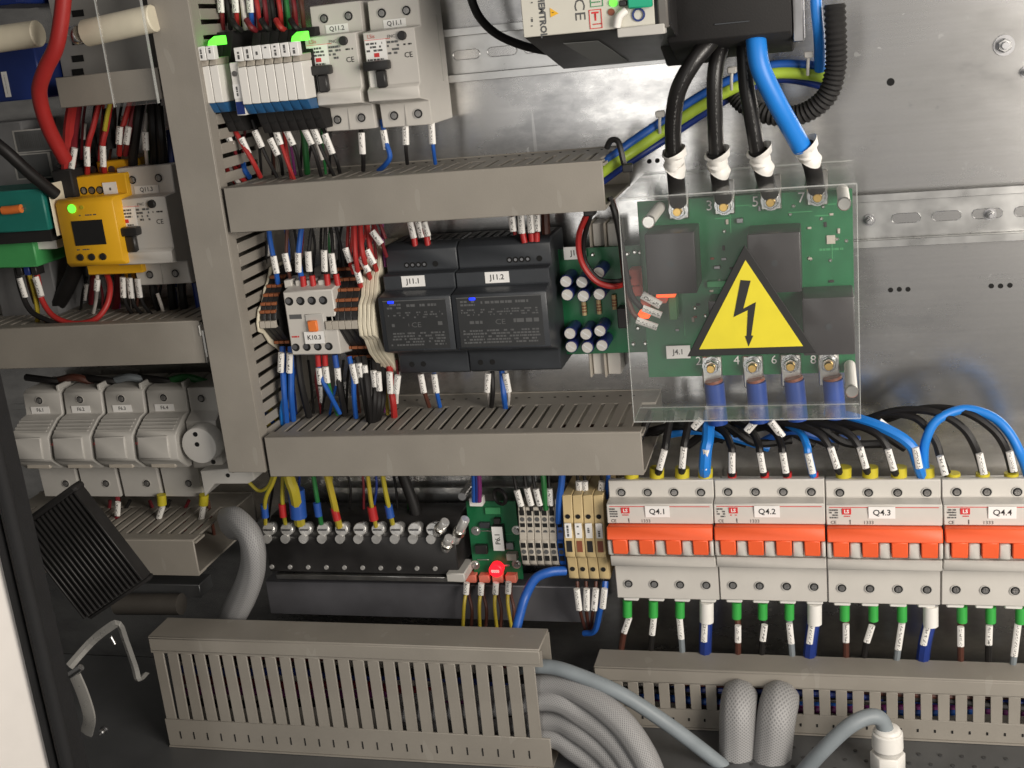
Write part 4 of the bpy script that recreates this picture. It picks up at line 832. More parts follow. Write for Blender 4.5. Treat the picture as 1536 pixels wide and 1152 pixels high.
# small indicator block on the board seam
t = thing('indicator_connector', 'salmon connector with glowing orange lamps at board edge', 'connector', P(985, 480, .05))
for (x0, y0, x1, y1, m, n) in ((984, 440, 1013, 446, GLOWO, 'lamp'), (982, 446, 1000, 455, SALMON, 'housing'), (956, 471, 974, 478, GLOWO, 'lamp'), (960, 447, 975, 462, SALMON, 'housing')):
    a, b = P(x0, y0, .064), P(x1, y1, .064); MB().box(a.x, b.x, b.y, a.y, .050, .064).build(n, m, t, bev=.0006)

# ================================================================ white drive module at the top with black body
ZF = .135; ZB = .035
t = thing('drive_module', 'white faced control module with black underside at top', 'module', P(900, 50, .02))
fL, fR = P(785, 54, ZF), P(1002, 41, ZF); bL, bR = P(861, 102, ZB), P(990, 96, ZB); xL = fL.x; xR = X(1006, 40, ZF); yF = (fL.y + fR.y) / 2
MB().px([(yF + .14, .008), (yF + .14, ZF - .001), (yF, ZF - .001), (bL.y, ZB), (bL.y + .004, .008)], xL, xR).build('body', BLACK, t, bev=.001)
MB().box(xL + .0003, X(982, 25, ZF), yF + .0004, yF + .139, ZF - .0008, ZF + .0006).build('front_panel', mat('panel_ivory', (.60, .58, .51), .45, var=.03), t, bev=.0004)
Zp = ZF + .0008
dx = Vector((0, yF - bL.y, ZF - ZB)).normalized()
def under(px, py):             # point on the slanted underside
    q = ray(px, py); n = Vector((0, -dx.z, dx.y)); o0 = Vector((0, yF, ZF - .001)); C0 = Vector(CAMP); q = Vector(q); return C0 + q * ((o0 - C0).dot(n) / q.dot(n)) + n * .0006
u4 = [under(845, 64), under(897, 60), under(944, 92), under(894, 94)]
nn = Vector((0, -dx.z, dx.y)); MB().add(u4 + [p - nn * .0003 for p in u4], [(0, 1, 2, 3), (7, 6, 5, 4), (0, 4, 5, 1), (1, 5, 6, 2), (2, 6, 7, 3), (3, 7, 4, 0)]).build('underside_label', mat('dark_label', (.17, .175, .17), .5), t)
def pq(px, py): return P(px, py, Zp)
tr = MB().pz([(pq(825, 12).x, pq(825, 12).y), (pq(838, 20).x, pq(838, 20).y), (pq(826, 26).x, pq(826, 26).y)], Zp, Zp + .0002).build('warning_mark', YELLOW, t)
fine_print(tr, pq(828, 20).x, pq(831, 20).x, pq(828, 20).y, pq(828, 18).y, Zp + .0003, 1, INKD, 1)
text('CE', pq(869, 14), .0060, INK, t, rot=math.radians(-90), sx=1.2)
text('CHEMTROL', pq(813, 20), .0036, INKL, t, rot=math.radians(-90), bold=.0002)
for y in (3, 26, 38): fine_print(t, pq(796, y).x, pq(800, y).x, pq(798, y + 7).y, pq(798, y).y, Zp + .0002, 1, INK, .8, True)
def frame(px0, py0, px1, py1, m):
    a, b = pq(px0, py0), pq(px1, py1); w_ = .0004; k = MB()
    k.box(a.x, b.x, a.y - w_, a.y, Zp, Zp + .0002).box(a.x, b.x, b.y, b.y + w_, Zp, Zp + .0002).box(a.x, a.x + w_, b.y + w_, a.y - w_, Zp, Zp + .0002).box(b.x - w_, b.x, b.y + w_, a.y - w_, Zp, Zp + .0002).build('symbol_frame', m, t)
frame(883, 15, 904, 42, RED); frame(884, -14, 905, 9, PCBL); text('T', pq(893, 25), .0046, RED, t, bold=.0002); fine_print(t, pq(887, 3).x, pq(901, 3).x, pq(890, 5).y, pq(890, 2).y, Zp + .0002, 1, PCBL, .9); fine_print(t, pq(887, 3).x, pq(901, 3).x, pq(890, 38).y, pq(890, 35).y, Zp + .0002, 1, RED, .9)
q = pq(920, 4); MB().cyl((q.x, q.y, Zp), (q.x, q.y, Zp + .001), .0021, n=14).build('lamp', GLOWG, t)
q = pq(917, 18); MB().cyl((q.x, q.y, Zp), (q.x, q.y, Zp + .0006), .0019, n=14).build('button', COPPER, t)
a, b = pq(941, -30), pq(980, 10); MB().box(a.x, b.x, b.y, a.y, Zp, Zp + .006).build('teal_connector', mat('teal_bright', (.01, .36, .20), .45), t, bev=.0008)
a, b = pq(930, 1), pq(942, 9); MB().box(a.x, b.x, b.y, a.y, Zp, Zp + .005).build('black_plug', BLACK, t, bev=.0006)
q = pq(958, 22); inst('key_ring', local(ring(.0026, .0036, 0, .0008), 'key_ring', NAVY), (q.x, q.y, Zp), t)
a, b = pq(924, 20), pq(936, 44); MB().tube(spline([pq(940, 15) + Vector((0, 0, .002)), pq(930, 25) + Vector((0, 0, .003)), pq(926, 40) + Vector((0, 0, .002))]), .0022, 10).build('tape_tab', WHITE, t)
a, b = pq(926, 42), pq(1000, 49); MB().box(a.x, X(998, 46, ZF), b.y - .0003, a.y, ZF - .006, ZF + .003).build('lower_trim', BEIGE, t, bev=.0005)
a = pq(982, -60); b = pq(1003, 41); MB().box(a.x, b.x, b.y, a.y, ZF - .02, ZF + .0018).build('side_frame', mat('frame_grey', (.13, .12, .11), .4), t, bev=.0008)
# black housing right of it
t = thing('black_housing', 'black drive housing above the four thick cables', 'housing', P(1100, 60, .02)); zz = .10
a, b = P(1000, 62, zz), P(1205, 62, zz); MB().px([(Y(1100, 56, zz) + .16, .002), (Y(1100, 56, zz) + .16, zz), (Y(1100, 56, zz), zz), (Y(1100, 62, zz) - .010, .055), (Y(1100, 62, zz) - .010, .002)], X(1000, 40, zz), X(1188, 60, zz)).build('body', MATTE, t, bev=.001)
a, b = P(1186, -60, .09), P(1206, 62, .09); MB().box(a.x, b.x, b.y, a.y, .02, .09).build('metal_edge', DSTEEL, t, bev=.0006)
MB().box(X(1072, 33, zz), X(1124, 31, zz), Y(1100, 33, zz) - .0006, Y(1100, 33, zz), zz, zz + .001).build('seam', SLATE, t)
a, b = P(1010, 44, zz), P(1100, 92, .06); MB().px([(Y(1040, 50, .09), .012), (Y(1040, 50, .09), .09), (Y(1040, 96, .05), .05), (Y(1040, 96, .05), .012)], X(992, 70, .07), X(1082, 80, .07)).build('lower_shell', MATTE, t, bev=.001)

# ================================================================ thick power cables to the board
cz = .085
def cable(label, col, pts, r, tie, name='power_cable', grp='thick cables from the housing to the relay board'):
    t = thing(name, label, 'cable', P(*pts[-1]), grp); pp = spline([P(*p) for p in pts], 8)
    MB().tube(pp, r, 16).build('sheath', CPRINT if col == 'black' else WIRE[col], t)
    (ax, ay), (bx_, by_), (lx, ly) = tie
    A, B = P(ax, ay, .072), P(bx_, by_, .066); L = P(lx, ly, .052)
    MB().tube(spline([A, A.lerp(B, .5), B, L], 4), .0054, 14).build('black_shrink', MATTE, t)
    # loosely wrapped translucent white tape collar
    m = []; rad = []
    for k in range(9):
        f = k / 8; m.append(A.lerp(B, f * .75 - .05) + Vector((.0006 * math.sin(k * 2.1), 0, .0005))); rad.append(.0062 + .0024 * (2 * f - 1) ** 2 * (1 if f < .5 else .5) + .0004 * math.sin(k * 2.7 + ax))
    MB().tube(m, rad, 18, cap=False, lobes=(2, .06)).build('white_tape', WHITE, t)
    return t
cable('thick black cable, leftmost of three, ending at board terminal 1', 'black', [(1076, 40, .07), (1066, 62, .085), (1041, 92, .092), (1018, 134, .090), (1010, 180, .082), (1010, 232, .072)], .0050, ((1010, 228), (1014, 268), (1017, 304)))
cable('thick black cable, middle of three, ending at board terminal 3', 'black', [(1090, 40, .062), (1084, 64, .072), (1073, 106, .080), (1072, 158, .078), (1075, 234, .070)], .0047, ((1075, 230), (1080, 271), (1085, 298)))
cable('thick black cable, rightmost of three, ending at board terminal 5', 'black', [(1113, 40, .062), (1116, 64, .074), (1120, 130, .080), (1130, 190, .076), (1137, 234, .070)], .0047, ((1138, 226), (1147, 266), (1155, 290)))
cable('thick bright blue cable ending at board terminal 7', 'bright blue', [(1131, 32, .080), (1134, 60, .090), (1140, 100, .094), (1161, 146, .090), (1184, 188, .082), (1203, 222, .074)], .0058, ((1207, 217), (1219, 252), (1225, 284)))
# bundle of blue and green-yellow cables
def loose(label, col, pts, r, cat='cable', grp=None, name='cable', n=12):
    p3 = spline([P(*p) for p in pts], 8); o = MB().tube(p3, r, n).build(name, WIRE[col]); return tag(o, label, cat, grp)
G = 'cables bundled behind the black power cables'
loose('blue cable on top of the bundle leaving the upper duct', 'blue', [(880, 262, .045), (920, 234, .045), (948, 213, .040), (995, 181, .034), (1049, 145, .03), (1101, 118, .03), (1161, 98, .03), (1228, 100, .03), (1250, 112, .03)], .0030, grp=G)
loose('green and yellow cable in middle of the bundle', 'green and yellow', [(880, 276, .046), (920, 246, .046), (951, 226, .041), (998, 194, .035), (1052, 159, .032), (1106, 130, .032), (1161, 110, .032), (1228, 114, .032), (1252, 126, .03)], .0035, grp=G)
loose('navy cable along the underside of the bundle', 'navy', [(890, 282, .036), (928, 254, .036), (955, 236, .034), (1002, 206, .026), (1056, 170, .024), (1110, 139, .024), (1165, 119, .024), (1222, 126, .024), (1250, 140, .024)], .0026, grp=G)
loose('bright blue cable beside the corrugated conduit', 'bright blue', [(1222, -30, .05), (1225, 20, .05), (1229, 60, .045), (1230, 105, .035)], .0034)
pc = spline([P(*p) for p in [(1252, 6, .055), (1254, 60, .055), (1253, 104, .052), (1240, 144, .048), (1205, 170, .042), (1160, 173, .036), (1120, 158, .03), (1100, 138, .025)]], 12)
o = MB().tube(pc, .0066, 16, wave=lambda i: 1.0 if i % 2 else .84).build('corrugated_conduit', MATTE); tag(o, 'black corrugated conduit curving below the blue cable', 'conduit')
t = thing('cable_tie', 'black cable tie round the bundle at the duct end', 'cable tie', P(930, 250, .04))
MB().tube(spline([P(910, 222, .05), P(916, 211, .052), P(926, 211, .054), P(931, 224, .056), P(936, 245, .056), P(944, 255, .05)]), .0019, 8).build('strap', BLACK, t); q = P(941, 252, .058); MB().box(q.x - .003, q.x + .003, q.y - .0025, q.y + .0025, .053, .060).build('tie_head', BLACK, t, bev=.0005)
for i, (px, py) in enumerate(((1213, 82), (1098, 105), (990, 171))):
    q = P(px, py, .042); t = thing('cable_tie', ('clear cable tie on the bundle beside the corrugated conduit', 'clear cable tie on the bundle behind the black cables', 'clear cable tie on the bundle left of the black cables')[i], 'cable tie', q, 'clear cable ties')
    MB().box(q.x - .0028, q.x + .0028, q.y - .002, q.y + .002, .038, .044).build('tie_head', BEIGE, t, bev=.0006); MB().tube(spline([q, q + Vector((-.0006, -.006, .0006)), q + Vector((-.001, -.012, -.002))]), .0010, 8).build('strap', BEIGE, t)
loose('black cable curving behind the white control module', 'black', [(700, -40, .06), (709, 4, .058), (724, 32, .05), (750, 54, .035), (790, 70, .02), (830, 78, .012)], .0028)
loose('thick red cable running down past the spacer rods', 'red', [(98, -40, .12), (93, 20, .12), (84, 70, .12), (68, 104, .118), (59, 140, .112), (72, 190, .10), (98, 240, .085)], .0050, n=16)
loose('black cable slanting to the black terminal block', 'black', [(-30, 196, .11), (10, 228, .105), (45, 260, .095), (84, 292, .08)], .0042, n=14)
loose('black cable hanging below the yellow relay', 'black', [(118, 392, .045), (104, 424, .04), (90, 450, .035), (66, 480, .03)], .0060, n=14)

# ================================================================ earth bar block
z = .050
t = thing('earth_bar', 'black earth terminal block with a row of shiny screws', 'terminal', P(540, 866, .02)); a, b = P(392, 780, z), P(680, 790, z); yA, yM, yD = Y(540, 778, .040), Y(540, 806, z), Y(540, 860, z)
MB().px([(yA, .008), (yA, .034), (yM, z), (yD, z), (yD, .008)], a.x, b.x).build('body', BLACK, t, bev=.0008)
MB().box(a.x + .006, b.x + .002, yD - .0045, yD - .0006, .012, .053).build('carrier_rail', ZINC, t, bev=.0004)
MB().box(b.x - .008, b.x + .006, yD - .003, yD + .004, .030, .056).build('end_foot', BEIGE, t, bev=.0008)
SHINY = mat('bright_zinc', (.80, .79, .77), .25, .65, var=.15, scale=200)
o = MB().box(X(402, 900, .034), X(900, 900, .034), Y(540, 925, .034), Y(540, 874, .034), .012, .034).build('steel_channel', mat('channel_zinc', (.20, .20, .22), .45, .6, var=.15, scale=30), bev=.0008); tag(o, 'long steel channel below the earth bar and terminals', 'channel')
for k in range(10):
    x = X(405 + k * 27.2, 795, .046); q = P(404 + k * 27.3, 798, .048); zz = .034 + (z - .034) * .55
    r_ = MB().cyl((q.x, q.y, .040), (q.x + .0005, q.y + .003, .050), .0052, .0050, 14).build('clamp_screw', SHINY, t, bev=.0006); MB().box(q.x - .003, q.x + .004, q.y + .0024, q.y + .0034, .0500, .0512).build('screw_slot', DSTEEL, r_)
    MB().cyl((q.x - .001, q.y - .0045, .045), (q.x - .001, q.y - .004, .0525), .0036, n=10).build('washer', SHINY, t)
    q = P(408 + k * 27.2, 850 + k * .3, z); MB().cyl((q.x, q.y, z), (q.x, q.y, z + .0010), .0019, .0016, 10).build('marker_pin', SHINY, t)
for px, py, qx, qy in ((655, 800, 668, 782), (668, 824, 674, 806), (682, 812, 698, 778)):
    A, B = P(px, py, .05), P(qx, qy, .056); k_ = MB().cyl(A, B, .0036, n=12).build('clamp_bolt', SHINY, t, bev=.0005); M_ = A.lerp(B, .5); MB().cyl(A.lerp(B, .35), A.lerp(B, .5), .0046, n=12).build('washer', TIN, k_)
q = P(693, 745, .05); MB().cyl((q.x, q.y, .0015), (q.x, q.y, .05), .0030, n=10).build('standing_bolt', STEEL, t)

# ================================================================ small lit board P6.1
z = .035
t = thing('circuit_board', 'small green board with red lamp labelled P6.1', 'circuit board', P(740, 870, z)); a, b = P(704, 800, z), P(778, 800, z); yA, yD = Y(740, 752, z), Y(740, 868, z)
MB().box(a.x, b.x, yD, yA, z - .0016, z).build('board', PCB, t, bev=.0002)
for px, py in ((714, 796), (713, 847), (775, 795), (775, 846)):
    q = P(px, py, z); s_ = MB().cyl((q.x, q.y, z), (q.x, q.y, z + .0005), .0036, n=14).build('washer', TIN, t); MB().cyl((q.x, q.y, z + .0005), (q.x, q.y, z + .0026), .0022, .0018, 12).build('screw', STEEL, s_)
a, b = P(737, 790, z + .006), P(757, 826, z + .006); MB().box(a.x, b.x, b.y, a.y, z, z + .006).build('label_block', BLACK, t); sticker(t, a.x, b.x, b.y, a.y, z + .0061, 'P6.1', .0038, rot=math.pi / 2, ink=INKD)
for x0, y0, x1, y1, m, h in ((714, 815, 733, 828, BLACK, .004), (720, 782, 736, 790, SLATE, .003), (728, 760, 752, 770, PCBL, .002), (760, 812, 772, 822, DSTEEL, .003), (762, 826, 778, 836, TGREY, .006), (742, 775, 752, 783, BLACK, .004), (716, 838, 734, 840, TIN, .001), (722, 795, 738, 796.5, TIN, .001), (754, 846, 765, 849, TIN, .001), (758, 800, 770, 801.5, PCBL, .0006)):
    a, b = P(x0, y0, z), P(x1, y1, z); MB().box(a.x, b.x, b.y, a.y, z, z + h).build('component', m, t, bev=.0002)
q = P(743, 857, z + .008); MB().cyl((q.x, q.y, z), (q.x, q.y, z + .008), .0052, n=18).build('lamp', GLOWR, t, bev=.0008); text('0000', (q.x, q.y, z + .0083), .0022, PAPER, t, bold=.0002)
a, b = P(703, 748, z + .008), P(724, 760, z + .008); MB().box(a.x, b.x, b.y, a.y, z, z + .008).build('plug', WHITE, t, bev=.0004)
for k in range(4):
    q = P(706 + 20 * k, 869, z + .006); MB().box(q.x - .004, q.x + .004, q.y - .003, q.y + .003, z - .006, z + .006).build('wire_socket', SALMON, t, bev=.0004)
q = P(750, 745, .045); o = MB().tube([(q.x + .0052 * math.cos(k * math.pi / 10), q.y + .0055 * math.sin(k * math.pi / 10), .045 + .003 * math.cos(k * math.pi / 10)) for k in range(21)], .0014, 8, cap=False).build('wire_loop', WIRE['black']); tag(o, 'small black wire loop above the P6.1 board', 'wire')

# ================================================================ grey and blue push-in terminals, sand fuse terminals
z = .058; gx0, gx1 = X(779, 800, z), X(835, 800, z); gw = (gx1 - gx0) / 5; yA, yD = Y(805, 763, z), Y(805, 852, z)
hole_q = local(MB().box(-.0017, .0017, -.0019, .0019, 0, .0003), 'wire_hole', HOLE); hole_r = local(MB().cyl((0, 0, 0), (0, 0, .0003), .0017, n=10), 'release_hole', INK)
def push(label, x0, w_, m, grp):
    t = thing('push_in_terminal', label, 'terminal', (x0, yD, .008), grp); ym = (yA + yD) / 2
    MB().px([(yA, .008), (yA, z - .003), (ym + .004, z), (ym, z + .001), (ym - .001, z + .003), (yD + .003, z), (yD, z - .004), (yD, .008)], x0, x0 + w_ - .0003).build('body', m, t, bev=.0004)
    for i in range(4): inst('wire_hole' if i % 2 == 0 else 'release_hole', hole_q if i % 2 == 0 else hole_r, (x0 + w_ / 2, yA - .0042 - i * .0046, z - .0022 + i * .0006), t)
    for i in range(3): inst('wire_hole' if i % 2 == 0 else 'release_hole', hole_q if i % 2 == 0 else hole_r, (x0 + w_ / 2, ym - .0040 - i * .0052, z + .0026 - i * .0006), t)
for i in range(5): push(f'grey push-in terminal beside the P6.1 board, {ORD[i]} from left', gx0 + i * gw, gw, TGREY, 'grey push-in terminals')
push('blue push-in terminal between grey and sand terminals', gx1 + .0002, gw * .9, WIRE['blue'], 'grey push-in terminals')
z = .066; sx0, sx1 = X(846, 800, z), X(908, 800, z); sw = (sx1 - sx0) / 4; yA, yD = Y(875, 746, z), Y(875, 874, z)
for i in range(4):
    x0 = sx0 + i * sw; x1 = x0 + sw - .0004; xm = (x0 + x1) / 2; h = yA - yD
    t = thing('fuse_terminal', f'sand coloured fuse terminal left of the breakers, {ORD[i]} from left', 'terminal', (xm, yD, .008), 'sand coloured fuse terminals')
    MB().px([(yA, .008), (yA, z - .004), (yA - .30 * h, z - .001), (yA - .48 * h, z + .002), (yA - .68 * h, z + .002), (yA - .71 * h, z - .001), (yD + .002, z - .003), (yD, z - .006), (yD, .008)], x0, x1).build('body', SAND, t, bev=.0005)
    inst('screw_hole', HOLE3, (xm, yA - .23 * h, z - .0012), t); inst('screw_hole', HOLE3, (xm, yA - .85 * h, z - .0016), t)
    pl = MB().box(x0 + .0012, x1 - .0010, yA - .46 * h, yA - .29 * h, z + .0005, z + .0022).build('marker_plate', PAPER, t, bev=.0002); fine_print(pl, xm - .0012, xm + .0012, yA - .44 * h, yA - .31 * h, z + .0024, 1, INK, .7, True)
    MB().box(x0 + .0016, x1 - .0014, yA - .62 * h, yA - .49 * h, z + .0015, z + .0024).build('fuse_window', COPPER if i % 2 else BLACK, t)

# ================================================================ finned heater and brackets at lower left
t = thing('finned_heater', 'black finned heater block leaning at lower left', 'heater', P(120, 940, .15)); zc_ = .17
A, B, C0, D0 = P(52, 738, zc_), P(112, 738, zc_), P(212, 868, zc_), P(92, 938, zc_)
axis = (C0 - B).normalized(); side = Vector((-axis.y, axis.x, 0)); side = side if side.x < 0 else -side
Ln = (C0 - B).length * 1.02; Wd = .062
def hb(a0, a1, s0, s1, z0, z1):
    vs = []
    for zz in (z0, z1):
        for (a_, s_) in ((a0, s0), (a1, s0), (a1, s1), (a0, s1)): v = B + axis * a_ + side * s_; vs.append((v.x, v.y, zz))
    return MB().add(vs, [(0, 3, 2, 1), (4, 5, 6, 7), (0, 1, 5, 4), (1, 2, 6, 5), (2, 3, 7, 6), (3, 0, 4, 7)])
hb(.002, Ln - .002, .002, Wd - .002, .160, zc_ - .005).build('core', BLACK, t, bev=.001)
for k in range(15): hb(0, Ln, k * .0042, k * .0042 + .0018, .159, zc_).build('fin', BLACK, t, bev=.0003)
hb(-.005, .001, -.001, Wd + .002, .157, zc_ - .001).build('end_cap', MATTE, t, bev=.002); hb(Ln - .001, Ln + .003, -.001, Wd, .157, zc_ - .004).build('end_cap', MATTE, t, bev=.002)
STRAP = mat('strap_steel', (.62, .61, .58), .28, .55)
t = thing('steel_bracket', 'bent steel strap bracket below the black heater', 'bracket', P(200, 1015, .12))
MB().tube(spline([P(104, 1000, .16), P(135, 965, .15), P(160, 944, .15), P(178, 936, .15), P(188, 960, .145), P(202, 1000, .14), P(208, 1020, .14), P(219, 1010, .13)], 4), .0030, 4, flat=.4).build('strap', STRAP, t, smooth=False)
MB().cyl(P(166, 955, .15), P(172, 966, .15), .0016, n=10).build('pin', STEEL, t)
t = thing('steel_hook', 'curved shiny steel strap beside the door seal', 'bracket', P(130, 1100, .2)); MB().tube(spline([P(112, 1012, .18), P(124, 1040, .18), P(134, 1075, .18), P(130, 1100, .175)], 5), .0052, 6, flat=.3).build('strap', STRAP, t); MB().cyl(P(103, 1014, .185), P(122, 1001, .185), .0024, n=10).build('pin', STEEL, t)
bolt('small loose bolt on the floor left of the tall duct', 157, 1094, .15, .003)
o = MB().cyl(P(176, 906, .06), P(272, 906, .06), .0085, n=16).build('conduit_stub', mat('conduit_dull', (.07, .063, .055), .55)); tag(o, 'dull grey tube lying behind the tall floor duct', 'tube')
o = MB().box(X(160, 885, .05), X(300, 885, .05), Y(230, 895, .05), Y(230, 876, .05), .03, .05).build('cross_rail', FLOORM, bev=.0006); tag(o, 'dark steel cross rail below the open ended duct', 'rail')

# ================================================================ braided sleeves, gland, floor cables
def braid(label, pts, r, n=20, grow=1.0, flat=1.0):
    p3 = spline([P(*p) for p in pts], 8); m = len(p3); o = MB().tube(p3, [r * (1 + (grow - 1) * min(1, max(0, (i / m - .3) / .3))) for i in range(m)], 30, lobes=(9, .022), flat=flat).build('braided_sleeve', BRAID); return tag(o, label, 'cable sleeve', 'grey braided cable sleeves')
braid('grey braided sleeve dropping from the open duct end', [(346, 786, .070), (360, 786, .084), (376, 808, .092), (380, 846, .092), (368, 886, .088), (348, 926, .080), (334, 965, .070), (328, 1000, .065)], .0132, flat=.65)
for k, (y_a, y_b, yc_, rr_, zz_) in enumerate(((1034, 1026, 1048, .0072, .1105), (1056, 1050, 1076, .0074, .1150), (1084, 1080, 1100, .0074, .1120), (1108, 1106, 1128, .0072, .1150))):
    braid(f'grey braided sleeve fanning out of the tall duct, {ORD[k]} from top', [(600, y_a + 12, zz_), (740, y_a + 4, zz_), (826, y_b, zz_ + .003), (880 - k * 6, yc_ - 4, .122), (930 - k * 12, yc_ + 34 - k * 5, .132 - k * .002), (966 - k * 16, yc_ + 86 - k * 12, .142 - k * .003), (988 - k * 18, yc_ + 140 - k * 14, .15)], rr_, grow=1.22)
braid('grey braided sleeve from the floor duct cutout, left one', [(1110, 1052, .052), (1109, 1046, .066), (1109, 1048, .080), (1107, 1072, .090), (1106, 1116, .094), (1103, 1170, .098), (1100, 1200, .10)], .0122)
braid('grey braided sleeve from the floor duct cutout, right one', [(1170, 1056, .052), (1170, 1050, .066), (1169, 1052, .080), (1165, 1076, .090), (1160, 1116, .094), (1153, 1170, .098), (1150, 1200, .10)], .0130)
loose('thin grey cable above the braided sleeves', 'grey', [(780, 1000, .113), (822, 1000, .115), (860, 1010, .118), (930, 1040, .12), (1000, 1085, .118), (1060, 1130, .11), (1110, 1170, .105)], .0050, n=14)
loose('grey cable arching into the white gland', 'grey', [(1190, 1175, .115), (1230, 1130, .118), (1270, 1092, .115), (1300, 1076, .110), (1320, 1078, .107), (1330, 1098, .105)], .0052, n=14)
t = thing('cable_gland', 'white cable gland standing on the cabinet floor', 'gland', P(1331, 1152, .1)); g = P(1331, 1089, .105)
MB().cyl((g.x, g.y - .001, .105), (g.x, g.y - .004, .105), .0075, .0088, 20).cyl((g.x, g.y - .004, .105), (g.x, g.y - .016, .105), .0096, .0100, 20).build('dome_nut', WHITE, t, bev=.0008)
MB().cyl((g.x, g.y - .0162, .105), (g.x, g.y - .0190, .105), .0086, n=20).build('neck', BEIGE, t); MB().cyl((g.x, g.y - .0192, .105), (g.x, max(FLOOR, g.y - .040), .105), .0112, n=6).build('hex_body', WHITE, t, bev=.0006)
# ================================================================ wires (photo pixel paths at their stand-off from the plate)
def S(a, b, c, d, z=None): return ((a, b), (c, d)) if z is None else ((a, b, z), (c, d, z))
wires('under the slim relays', [
 ('red', [(344, 180, .058), (362, 213, .062), (378, 240, .064), (391, 266, .058)], S(362, 207, 373, 231), None, .0017),
 ('dark red', [(330, 180, .056), (340, 200, .06), (352, 226, .06), (362, 258, .05)], S(336, 192, 347, 217), None),
 ('black', [(378, 180, .058), (388, 208, .06), (400, 236, .06), (416, 266, .055)], S(382, 196, 393, 221), None),
 ('black', [(398, 180, .05), (411, 215, .05), (421, 240, .05), (424, 262, .045)], S(405, 208, 417, 233), None),
 ('red', [(411, 178, .06), (420, 210, .062), (430, 240, .064), (444, 276, .060)], S(411, 188, 421, 217), None),
 ('red', [(424, 182, .05), (429, 220, .054), (434, 250, .055), (438, 272, .055)], None, None),
 ('black', [(424, 178, .06), (435, 205, .062), (445, 230, .062), (452, 264, .055)], S(427, 190, 440, 218), None),
 ('green', [(452, 180, .05), (456, 205, .05), (459, 235, .05), (461, 260, .045)], None, None, .0022),
 ('black', [(450, 178, .06), (462, 206, .062), (473, 232, .062), (483, 268, .055)], S(454, 188, 468, 217), None),
 ('black', [(464, 178, .06), (475, 206, .062), (488, 236, .062), (503, 268, .055)], S(468, 187, 480, 216), None),
 ('black', [(482, 186, .05), (494, 216, .05), (505, 240, .05), (510, 260, .045)], S(487, 201, 499, 231), None),
 ('white', [(470, 200, .045), (478, 222, .045), (484, 240, .045)], None, None)], z=.062)
wires('under the Q11 breakers', [
 ('black', [(541, 186, .045), (543, 215, .05), (545, 235, .05), (545, 256, .045)], S(542, 199, 544, 231), None, .0016),
 ('blue', [(573, 180, .045), (578, 210, .05), (585, 234, .052), (578, 247, .05), (568, 256, .045)], S(575, 195, 580, 224), None, .0017),
 ('black', [(608, 176, .045), (609, 205, .05), (609, 225, .05), (611, 246, .045)], S(608, 188, 609, 217), None),
 ('blue', [(646, 172, .045), (648, 200, .05), (650, 222, .05), (653, 246, .045)], S(647, 184, 649, 216), None)], z=.05)
rows = []
for k, c in enumerate(['dark red', 'black', 'red', 'white', 'blue', 'red', 'dark red', 'black', 'red', 'green', 'dark red', 'brown']):
    x = 332 + k * 11; rows.append((c, [(x - 8 + (k % 3) * 5, -40, .05), (x - 3, -8, .055), (x, 14, .057), (x + 3, 44, .052)], S(x - 2, -6, x, 19) if k in (0, 2, 4) else None, None, .0016))
wires('above the slim relays', rows, z=.058)
rows = []
for k, c in enumerate(['black', 'dark red', 'black', 'red', 'black']):
    x = 348 + 22 * k; rows.append((c, [(x, 30, .06), (x + 6, 40, .064), (x + 14, 46, .060)], None, None, .002))
wires('crossing just above relay clips', rows)
wires('above the K10.3 contactor', [
 ('blue', [(402, 335, .055), (406, 365, .058), (412, 395, .06), (417, 425, .055)], S(410, 384, 415, 410), None, .0018),
 ('brown', [(431, 330, .055), (430, 360, .058), (430, 392, .06), (437, 425, .055)], S(427, 380, 433, 407), None),
 ('blue', [(454, 328, .055), (450, 360, .06), (448, 392, .062), (455, 428, .060)], S(447, 379, 448, 408), ('red', S(454, 414, 456, 434)), .0020),
 ('black', [(470, 328, .055), (465, 360, .06), (463, 392, .062), (470, 426, .06)], S(462, 377, 464, 407), ('red', S(468, 413, 471, 434))),
 ('black', [(488, 326, .055), (488, 352, .06), (487, 390, .062), (491, 425, .06)], S(486, 375, 487, 407), ('red', S(490, 411, 492, 431))),
 ('black', [(492, 325, .05), (498, 355, .055), (500, 392, .06), (506, 425, .058)], S(497, 380, 501, 410), ('red', S(504, 411, 507, 428))),
 ('black', [(500, 325, .05), (510, 365, .05), (516, 400, .05)], None, None)], z=.062)
wires('above the spring terminals', [
 ('red', [(531, 318, .06), (532, 350, .066), (534, 390, .070), (541, 430, .060)], S(532, 396, 541, 424), None, .0018),
 ('red', [(541, 318, .06), (541, 350, .066), (545, 385, .070), (556, 420, .055)], S(540, 385, 553, 408), None, .0018),
 ('red', [(550, 316, .055), (552, 350, .06), (557, 380, .062), (566, 410, .05)], S(550, 375, 561, 396), None, .0018),
 ('red', [(524, 320, .055), (522, 350, .06), (522, 380, .062), (530, 410, .055)], S(518, 372, 526, 393), None),
 ('dark red', [(556, 316, .05), (564, 345, .054), (573, 365, .054), (580, 385, .05)], S(558, 347, 572, 366), None),
 ('dark red', [(564, 316, .045), (570, 335, .05), (578, 358, .05)], None, None)], z=.066)
wires('above the left power supply', [
 ('white', [(612, 312, .04), (617, 340, .045), (621, 362, .045)], S(615, 333, 621, 357), ('red', S(621, 357, 623, 370))),
 ('dark red', [(628, 312, .04), (633, 340, .045), (641, 362, .045)], S(627, 332, 633, 356), ('red', S(640, 355, 642, 368))),
 ('white', [(636, 312, .035), (640, 340, .04), (644, 360, .04)], S(636, 333, 642, 354), None)], z=.045)
